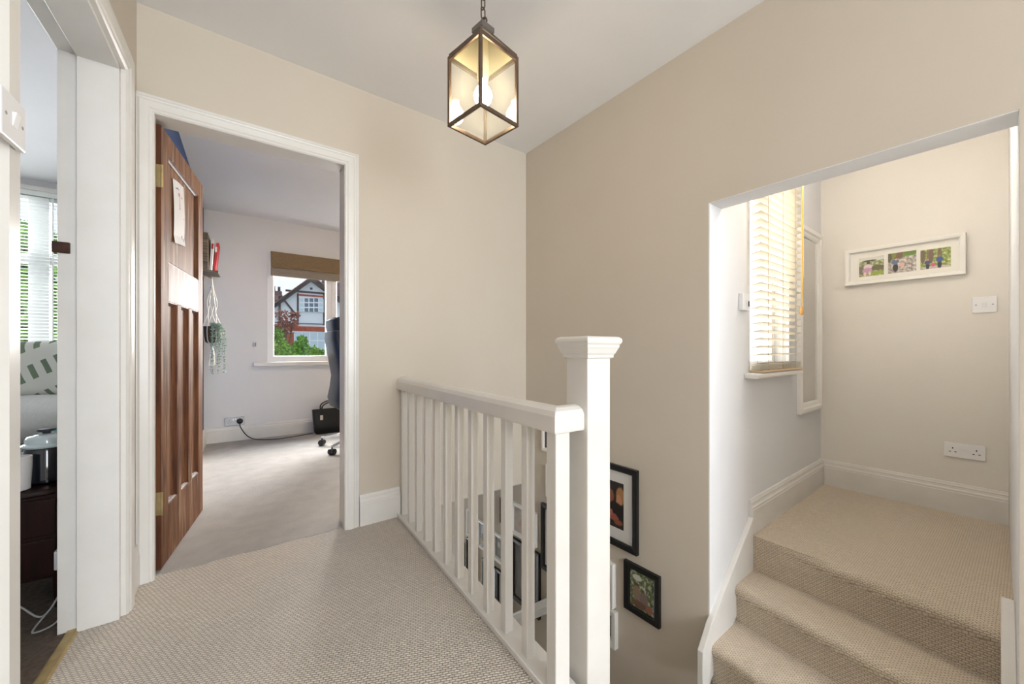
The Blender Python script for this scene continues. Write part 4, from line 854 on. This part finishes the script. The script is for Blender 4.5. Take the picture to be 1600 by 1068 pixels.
def rake(pa, pb, w, d0, d1, name, mt):
    a, b_ = hp(*pa), hp(*pb); m = MB(); m.hexa([(a.x, HYP - d0, a.z), (b_.x, HYP - d0, b_.z), (b_.x, HYP - d1, b_.z), (a.x, HYP - d1, a.z)], [(a.x, HYP - d0, a.z - w), (b_.x, HYP - d0, b_.z - w), (b_.x, HYP - d1, b_.z - w), (a.x, HYP - d1, a.z - w)]); return m.build(name, mt, hs)
rake((486, 434), (414, 486), .22, 0, .3, 'barge_board', M_BEAM); rake((486, 434), (556, 487), .22, 0, .3, 'barge_board', M_BEAM)
for pb in ((412, 486), (558, 487)):
    a, b_ = hp(486, 431.5), hp(pb[0], pb[1] - 2); m = MB(); m.hexa([(a.x, HYP - .42, a.z - .08), (b_.x, HYP - .42, b_.z - .08), (b_.x, HYP + 6, b_.z - .08), (a.x, HYP + 6, a.z - .08)], [(a.x, HYP - .42, a.z), (b_.x, HYP - .42, b_.z), (b_.x, HYP + 6, b_.z), (a.x, HYP + 6, a.z)]); m.build('roof', M_TILE, hs)
for p0, p1 in (((446, 455), (520, 458)), ((464, 458), (466.5, 508)), ((505, 458), (508, 508)), ((430, 503), (540, 508)), ((435, 462), (438.5, 508))):
    m = MB(); hbox(m, p0, p1, .002, .06); m.build('beam', M_BEAM, hs)
rake((439.5, 461), (462, 489), .16, .002, .06, 'brace', M_BEAM)
m = MB(); hbox(m, (466.5, 459), (505, 464.5), .002, .05); m.build('brick_band', M_BRK, hs)
m = MB(); hbox(m, (430, 508), (545, 519), .002, .05); m.build('brick_band', M_BRK, hs)
m = MB(); hbox(m, (430, 519), (459, 560), .002, .04); m.build('brick_band', M_BRK, hs)
def hwin(x0, y0, x1, y1, cols, rows, net):
    m = MB(); hbox(m, (x0, y0), (x1, y1), .002, .10); w = m.build('window', M_PVC, hs)
    cw = (x1 - x0) / cols; rh = (y1 - y0) / rows
    for i in range(cols):
        for j in range(rows):
            m = MB(); hbox(m, (x0 + i * cw + .8, y0 + j * rh + .8), (x0 + (i + 1) * cw - .8, y0 + (j + 1) * rh - .8), .10, .103); m.build('pane', M_NET if ((i in net) or (j == 1 and 9 in net)) else M_CURT, w)
hwin(467, 465, 505, 488, 5, 3, (0, 4)); hwin(459, 518.5, 508, 545, 4, 2, (0, 1, 2, 3, 4))
m = MB(); hbox(m, (484.5, 449), (488, 452.5), .002, .06); m.build('vent', M_BEAM, hs)
nb = thing('neighbour_house', 'house roof with chimney pots at the edge of the office window', 'house', (hp(405, 546, -6).x, HYP + 8, -2.8))
a, b_ = onY(395, 452, HYP + 8), onY(446, 470, HYP + 8)
m = MB(); m.box((a.x, HYP + 8, -2.8), (b_.x, HYP + 12, b_.z)); m.build('wall', M_BRK, nb)
m = MB(); m.prism([(a.x, HYP + 7.7, b_.z), (a.x, HYP + 10, a.z), (a.x, HYP + 12.3, b_.z)], (b_.x - a.x, 0, 0)); m.build('roof', M_TILE, nb)
c0 = onY(432, 453, HYP + 10); m = MB(); m.box((c0.x - .35, HYP + 9.7, c0.z - 1.2), (c0.x + .35, HYP + 10.3, c0.z - .1)); chm = m.build('chimney', M_TILE, nb)
for q in (-.18, .18): m = MB(); m.lathe((c0.x + q, HYP + 10, c0.z - .1), [(.1, 0), (.09, .35), (.11, .38)], 10); m.build('chimney_pot', M_BEAM, chm)
HD = 40.0
rn = thing('terraced_house', 'tiled house with white windows at the far right of the office view', 'house', (onY(535, 546, HD).x + 1.5, HD + 3, -2.8))
a, b_ = onY(516, 466, HD), onY(575, 466, HD)
m = MB(); m.box((a.x, HD, -2.8), (b_.x, HD + 6, a.z)); m.build('wall', M_REND, rn)
m = MB(); m.prism([(a.x - .1, HD - .3, a.z), (a.x - .1, HD + 3, a.z + 2.4), (a.x - .1, HD + 6.3, a.z)], (b_.x - a.x, 0, 0)); m.build('roof', M_TILE, rn)
def rwin(p0, p1):
    a_, b2 = onY(*p0, HD), onY(*p1, HD); m = MB(); m.box((a_.x, HD - .002, a_.z), (b2.x, HD - .1, b2.z)); w = m.build('window', M_PVC, rn)
    m = MB(); m.box((a_.x + .2, HD - .1, a_.z - .2), (b2.x - .2, HD - .105, b2.z + .2)); m.build('pane', M_CURT, w)
rwin((520, 474), (545, 500)); rwin((520, 516), (545, 542))
def bush(name, label, centers, leafm, trunk_from, n, seed, lsz, cat='tree'):
    rg = random.Random(seed); base = Vector(trunk_from)
    t = thing(name, label, cat, tuple(base)); m = MB(); top = sum((Vector(c[0]) for c in centers), Vector()) / len(centers)
    m.tube([base, base.lerp(top, .6) + Vector((.1, 0, 0)), top], [.12, .08, .03], 8)
    for c, r_ in centers: m.tube([base.lerp(top, .6), Vector(c)], [.05, .012], 6)
    m.build('trunk', mat('bark', (92, 78, 64), .9), t, smooth=True)
    for i, mt in enumerate(leafm):
        m = MB()
        for _ in range(n // len(leafm)):
            c, r_ = rg.choice(centers); d = Vector((rg.gauss(0, 1), rg.gauss(0, 1), rg.gauss(0, 1))).normalized() * r_ * rg.uniform(.35, 1.0) ** .5
            q = Vector(c) + d; l_ = Vector((rg.uniform(-1, 1), rg.uniform(-1, 1), rg.uniform(-.7, .9))).normalized() * lsz * rg.uniform(.6, 1.3); s_ = l_.cross(Vector((rg.uniform(-1, 1), rg.uniform(-1, 1), rg.uniform(-1, 1)))).normalized() * lsz * .32
            m.poly([q, q + l_ * .45 + s_, q + l_, q + l_ * .45 - s_])
        lf_ = m.build('foliage', mt, t); lf_['kind'] = 'stuff'
M_L1 = mat('bright_green_leaf', (140, 190, 66), .55, var=(3, (92, 146, 44), .3)); M_L2 = mat('mid_green_leaf', (110, 160, 60), .55, var=(3, (70, 116, 40), .3)); M_L3 = mat('copper_leaf', (166, 100, 84), .6, var=(3, (120, 66, 58), .3))
gp = lambda px, py, Y: tuple(onY(px, py, Y))
bush('copper_tree', 'copper leaved small tree in front of the gabled house', [(gp(434, 503, 18), .34), (gp(441, 493, 18), .26), (gp(450, 500, 18), .3), (gp(432, 516, 18), .4), (gp(458, 506, 18), .2), (gp(461, 492, 18), .15), (gp(446, 512, 18), .3)], [M_L3, M_L3], (onY(436, 546, 18).x, 18, -2.8), 620, 1, .12)
bush('green_shrub', 'bright green shrub below the gabled house in the office window', [(gp(432, 537, 15), .30), (gp(444, 550, 15), .32), (gp(458, 552, 15), .3), (gp(468, 543, 15), .22), (gp(472, 532, 15), .14), (gp(482, 550, 15), .26), (gp(494, 554, 15), .22), (gp(508, 558, 15), .3), (gp(524, 560, 15), .3), (gp(430, 522, 15), .2)], [M_L1, M_L2], (onY(465, 600, 15).x, 15, -2.8), 3200, 2, .11, 'shrub')
bush('garden_tree', 'leafy green tree outside the bedroom window', [(gp(38, 390, 11), .5), (gp(30, 430, 11), .8), (gp(40, 480, 11), .8), (gp(20, 520, 11), .9), (gp(45, 545, 11), .7), (gp(-20, 470, 11), 1.0)], [M_L1, M_L2], (onY(30, 546, 11).x, 11, -2.8), 4200, 4, .16)
b = MB(); b.box((-40, YF + .3, -3.0), (50, 60, -2.8)); struct(b.build('ground', mat('street_ground', (120, 122, 112), .95, var=(.5, (90, 110, 70), .2))), 'ground of the street and gardens outside')

# ------------------------------------------------------------------ bedroom
wn = thing('window_3', 'white bedroom bay window seen past the door lining', None, ((BW0 + BW1) / 2, YF + .03, BZ0), kind='structure')
yw = YF + .05
m = MB(); m.sweep([(BW0, yw, BZ0), (BW0, yw, BZ1), (BW1, yw, BZ1), (BW1, yw, BZ0)], (0, -1, 0), [(0, -.06), (0, .02), (-.06, .02), (-.06, -.06)], closed=True); m.build('window_frame', M_PVC, wn, bevel=.002)
m = MB(); m.box((-1.325, yw - .03, BZ0), (-1.205, yw + .06, BZ1)); m.build('bay_post', M_PVC, wn, bevel=.003)
m = MB(); m.box((BW0, yw - .02, 1.72), (BW1, yw + .05, 1.80)); m.build('transom', M_PVC, wn, bevel=.003)
m = MB(); m.box((-2.2, yw - .02, BZ0), (-2.12, yw + .06, BZ1)); m.build('mullion', M_PVC, wn, bevel=.003)
m = MB(); m.box((BW0 + .06, yw + .02, BZ0 + .06), (BW1 - .06, yw + .024, BZ1 - .06)); m.build('pane', M_GLASS, wn)
m = MB(); m.box((BW0 - .05, YF - .09, BZ0 - .03), (BW1 + .05, YF + .05, BZ0)); m.build('window_sill', M_GLOSS, wn, bevel=.006)
m = MB(); m.box((BW0 - .03, YF - .075, 2.325), (BW1 + .03, YF - .002, 2.36)); m.build('window_head_trim', M_GLOSS, wn, bevel=.004)
vb = thing('venetian_blind', 'white venetian blind over the bedroom window', 'window blind', ((BW0 + BW1) / 2, YF - .03, .86))
m = MB(); x0, x1 = -2.15, -1.08
m.loft([[(x, YF - .033 + c, .9 + z) for c, z in ((-.0125, -.0065), (0, -.0006), (.0125, .0042), (.0125, .005), (0, .0004), (-.0125, -.0056))] for x in (x0, x1)]); sl = m.build('slat', M_SLATS, vb)
for k in range(1, 50): dup(sl, vb, (0, 0, k * .0282))
m = MB(); m.box((x0 - .01, YF - .055, 2.285), (x1 + .01, YF - .012, 2.325)); m.build('head_rail', M_SLATS, vb, bevel=.002)
m = MB(); m.box((x0, YF - .047, .872), (x1, YF - .02, .886)); m.build('bottom_rail', M_SLATS, vb, bevel=.002)
for x in (-2.0, -1.55, -1.18):
    m = MB(); m.tube([(x, YF - .048, .875), (x, YF - .048, 2.3)], .0012, 5); m.build('ladder_cord', M_CORD, vb)
m = MB(); m.tube([(-1.165, YF - .062, 1.0), (-1.165, YF - .062, 2.29)], .004, 8); m.build('tilt_wand', M_SLATS, vb, smooth=True)
# bed with pillows
def pillow_mesh(c, ax, ay, az, w, h, d, n=14):
    m = MB(); c = Vector(c); ax, ay, az = Vector(ax).normalized(), Vector(ay).normalized(), Vector(az).normalized()
    def P(i, j, sgn):
        u, v = 2 * i / n - 1, 2 * j / n - 1; e = max(0, (1 - abs(u) ** 3.2)) ** .55 * max(0, (1 - abs(v) ** 3.2)) ** .55
        k = 1 - .10 * (1 - abs(v)) * abs(u) ** 4; k2 = 1 - .10 * (1 - abs(u)) * abs(v) ** 4
        return c + ax * u * w / 2 * k + ay * v * h / 2 * k2 + az * sgn * d / 2 * e
    for sgn in (1, -1):
        for i in range(n):
            for j in range(n):
                q = [P(i, j, sgn), P(i + 1, j, sgn), P(i + 1, j + 1, sgn), P(i, j + 1, sgn)]; m.poly(q if sgn > 0 else q[::-1])
    return m
def weld(o):
    bm = bmesh.new(); bm.from_mesh(o.data); bmesh.ops.remove_doubles(bm, verts=bm.verts, dist=1e-5); bmesh.ops.recalc_face_normals(bm, faces=bm.faces); bm.to_mesh(o.data); bm.free()
    for p_ in o.data.polygons: p_.use_smooth = True
M_SHEET = mat('pale_grey_bedding', (206, 208, 206), .9, bump=(14, .4, .02)); M_BEDB = mat('dark_bed_base', (40, 34, 34), .8)
bed = thing('bed', 'bed with pale grey bedding in the bedroom', 'bed', (-1.5, 3.45, 0))
m = MB(); m.box((-2.6, 2.72, .06), (-.56, 4.2, .30)); m.build('bed_base', M_BEDB, bed, bevel=.02)
m = MB(); m.box((-2.6, 2.70, .30), (-.55, 4.2, .54)); m.build('mattress', M_SHEET, bed, bevel=.05, seg=4)
for x, y in ((-2.5, 2.8), (-.66, 2.8), (-2.5, 4.1), (-.66, 4.1)): m = MB(); m.lathe((x, y, 0), [(.02, 0), (.03, .07)], 12); m.build('foot', M_BEDB, bed)
M_CUSH = bpy.data.materials.new('leaf_embroidered_cotton'); M_CUSH.use_nodes = True
n = M_CUSH.node_tree; p_ = n.nodes['Principled BSDF']; p_.inputs['Roughness'].default_value = .9
tcn = n.nodes.new('ShaderNodeTexCoord'); mpn = n.nodes.new('ShaderNodeMapping'); mpn.inputs['Rotation'].default_value = (0, .5, .3); n.links.new(tcn.outputs['Object'], mpn.inputs['Vector'])
wv = n.nodes.new('ShaderNodeTexWave'); wv.inputs['Scale'].default_value = 7; wv.inputs['Distortion'].default_value = 1.2; wv.inputs['Detail'].default_value = 0; n.links.new(mpn.outputs[0], wv.inputs['Vector'])
wv2 = n.nodes.new('ShaderNodeTexWave'); wv2.bands_direction = 'Z'; wv2.inputs['Scale'].default_value = 2.2; wv2.inputs['Distortion'].default_value = 1; n.links.new(mpn.outputs[0], wv2.inputs['Vector'])
mm = math_node(n, 'MULTIPLY', math_node(n, 'GREATER_THAN', wv.outputs['Fac'], .62), math_node(n, 'LESS_THAN', wv2.outputs['Fac'], .55))
mx = n.nodes.new('ShaderNodeMix'); mx.data_type = 'RGBA'; n.links.new(mm, mx.inputs[0]); mx.inputs[6].default_value = lin((212, 214, 206)); mx.inputs[7].default_value = lin((112, 128, 108)); n.links.new(mx.outputs[2], p_.inputs['Base Color'])
o = pillow_mesh((-.80, 3.10, .872), (1, -.12, .04), (.05, .30, 1), (.1, -1, .3), .52, .34, .18).build('cushion', M_CUSH, off=(-.80, 2.98, .68)); weld(o)
tag(o, 'pale cushion with green leaf pattern on the bed', 'cushion')
o = pillow_mesh((-.82, 2.88, .648), (1, .05, .02), (.05, 1, .10), (0, -.1, 1), .62, .42, .20).build('pillow', M_SHEET, off=(-.82, 2.92, .55)); weld(o)
tag(o, 'plain pale grey pillow lying under the leaf patterned cushion', 'pillow')
# bedside table and what stands on it
M_DKW = wood_mat('dark_mahogany', (24, 10, 9), (44, 20, 16), rough=.35)
bt = thing('bedside_table', 'dark mahogany bedside table just inside the bedroom door', 'bedside table', (-.66, 2.36, 0))
m = MB(); m.loft([[(-.66 + .20 * math.copysign(abs(math.cos(a)) ** .5, math.cos(a)) * k, 2.36 + .17 * math.copysign(abs(math.sin(a)) ** .5, math.sin(a)) * k, z) for a in [2 * math.pi * j / 28 for j in range(28)]] for k, z in ((1, .435), (1.03, .44), (1.03, .452), (1, .458))]); m.build('top', M_DKW, bt, smooth=True)
m = MB(); m.box((-.84, 2.21, .12), (-.48, 2.51, .435)); m.build('carcass', M_DKW, bt, bevel=.004)
for z0, z1 in ((.135, .27), (.285, .42)):
    m = MB(); m.box((-.82, 2.20, z0), (-.50, 2.211, z1)); dr = m.build('drawer', M_DKW, bt, bevel=.003)
    m = MB(); m.sphere((-.66, 2.19, (z0 + z1) / 2), .011, 10, 8); m.build('knob', M_BRASS, dr, smooth=True)
for x in (-.82, -.50):
    for y in (2.23, 2.49): m = MB(); m.tube([(x, y, 0), (x, y, .13)], [.012, .018], 8); m.build('leg', M_DKW, bt)
M_JGL = mat('jar_glass', (196, 212, 216), .06, spec=.8, coat=1.); M_JDK = mat('dark_jar_glass', (14, 18, 28), .08, coat=1.)
jar = thing('lidded_jar', 'dark glass jar with a clear domed lid on the bedside table', 'jar', (-.555, 2.335, .458))
m = MB(); m.lathe((-.555, 2.335, .458), [(.05, .001), (.062, .008), (.064, .13), (.06, .138), (.05, .14)], 28); m.build('body', M_JDK, jar, smooth=True)
m = MB(); m.lathe((-.555, 2.335, .598), [(.066, 0), (.070, .006), (.066, .012), (.058, .016), (.058, .03), (.050, .042), (.02, .05), (.002, .05)], 28); ld = m.build('lid', M_JGL, jar, smooth=True)
m = MB(); m.lathe((-.555, 2.335, .648), [(.012, 0), (.012, .006), (.026, .01), (.026, .018), (.01, .02), (.001, .02)], 16); m.build('lid_knob', mat('dark_knob', (30, 36, 46), .3), ld, smooth=True)
o = MB().lathe((-.600, 2.232, .459), [(.022, 0), (.03, .004), (.034, .09), (.034, .125), (.030, .125), (.028, .02), (.002, .015)], 24).build('white_cup', mat('white_ceramic', (226, 224, 226), .3), off=(-.600, 2.232, .459), smooth=True); tag(o, 'white cup beside the lidded jar on the bedside table', 'cup')
o = MB().lathe((-.553, 2.45, .459), [(.026, 0), (.03, .004), (.03, .19), (.027, .19), (.026, .02), (.002, .015)], 20).build('teal_tumbler', mat('teal_glass', (130, 178, 176), .2), off=(-.553, 2.45, .459), smooth=True); tag(o, 'teal tumbler behind the lidded jar', 'tumbler')
pl = thing('charger_plug', 'white charger plug with a thin cable low behind the bedside table', 'plug', (-.475, 2.13, .25))
pl['_b'] = (0, 0, 0); pl.location = (0, 0, 0)
m = MB(); m.loft([superring((-.455, 2.10, z), X_, Y_, .026, .02, 16, 3.5) for z in (.19, .195, .235, .25, .256)]); m.build('body', M_PLATE, pl, bevel=.003, smooth=True)
MB().tube(smooth_path([(-.455, 2.10, .19), (-.46, 2.09, .12), (-.50, 2.06, .05), (-.56, 2.08, .10), (-.62, 2.05, .16), (-.66, 2.10, .19)]), .003, 6).build('cable', mat('grey_cable', (150, 150, 150), .5), pl, smooth=True)
MB().tube(smooth_path([(-.455, 2.10, .19), (-.45, 2.08, .08), (-.47, 2.07, .012), (-.52, 2.05, .008), (-.49, 2.04, .06)]), .003, 6).build('cable', MATS['grey_cable'], pl, smooth=True)

for o in bpy.data.objects:
    if '_b' in o: del o['_b']
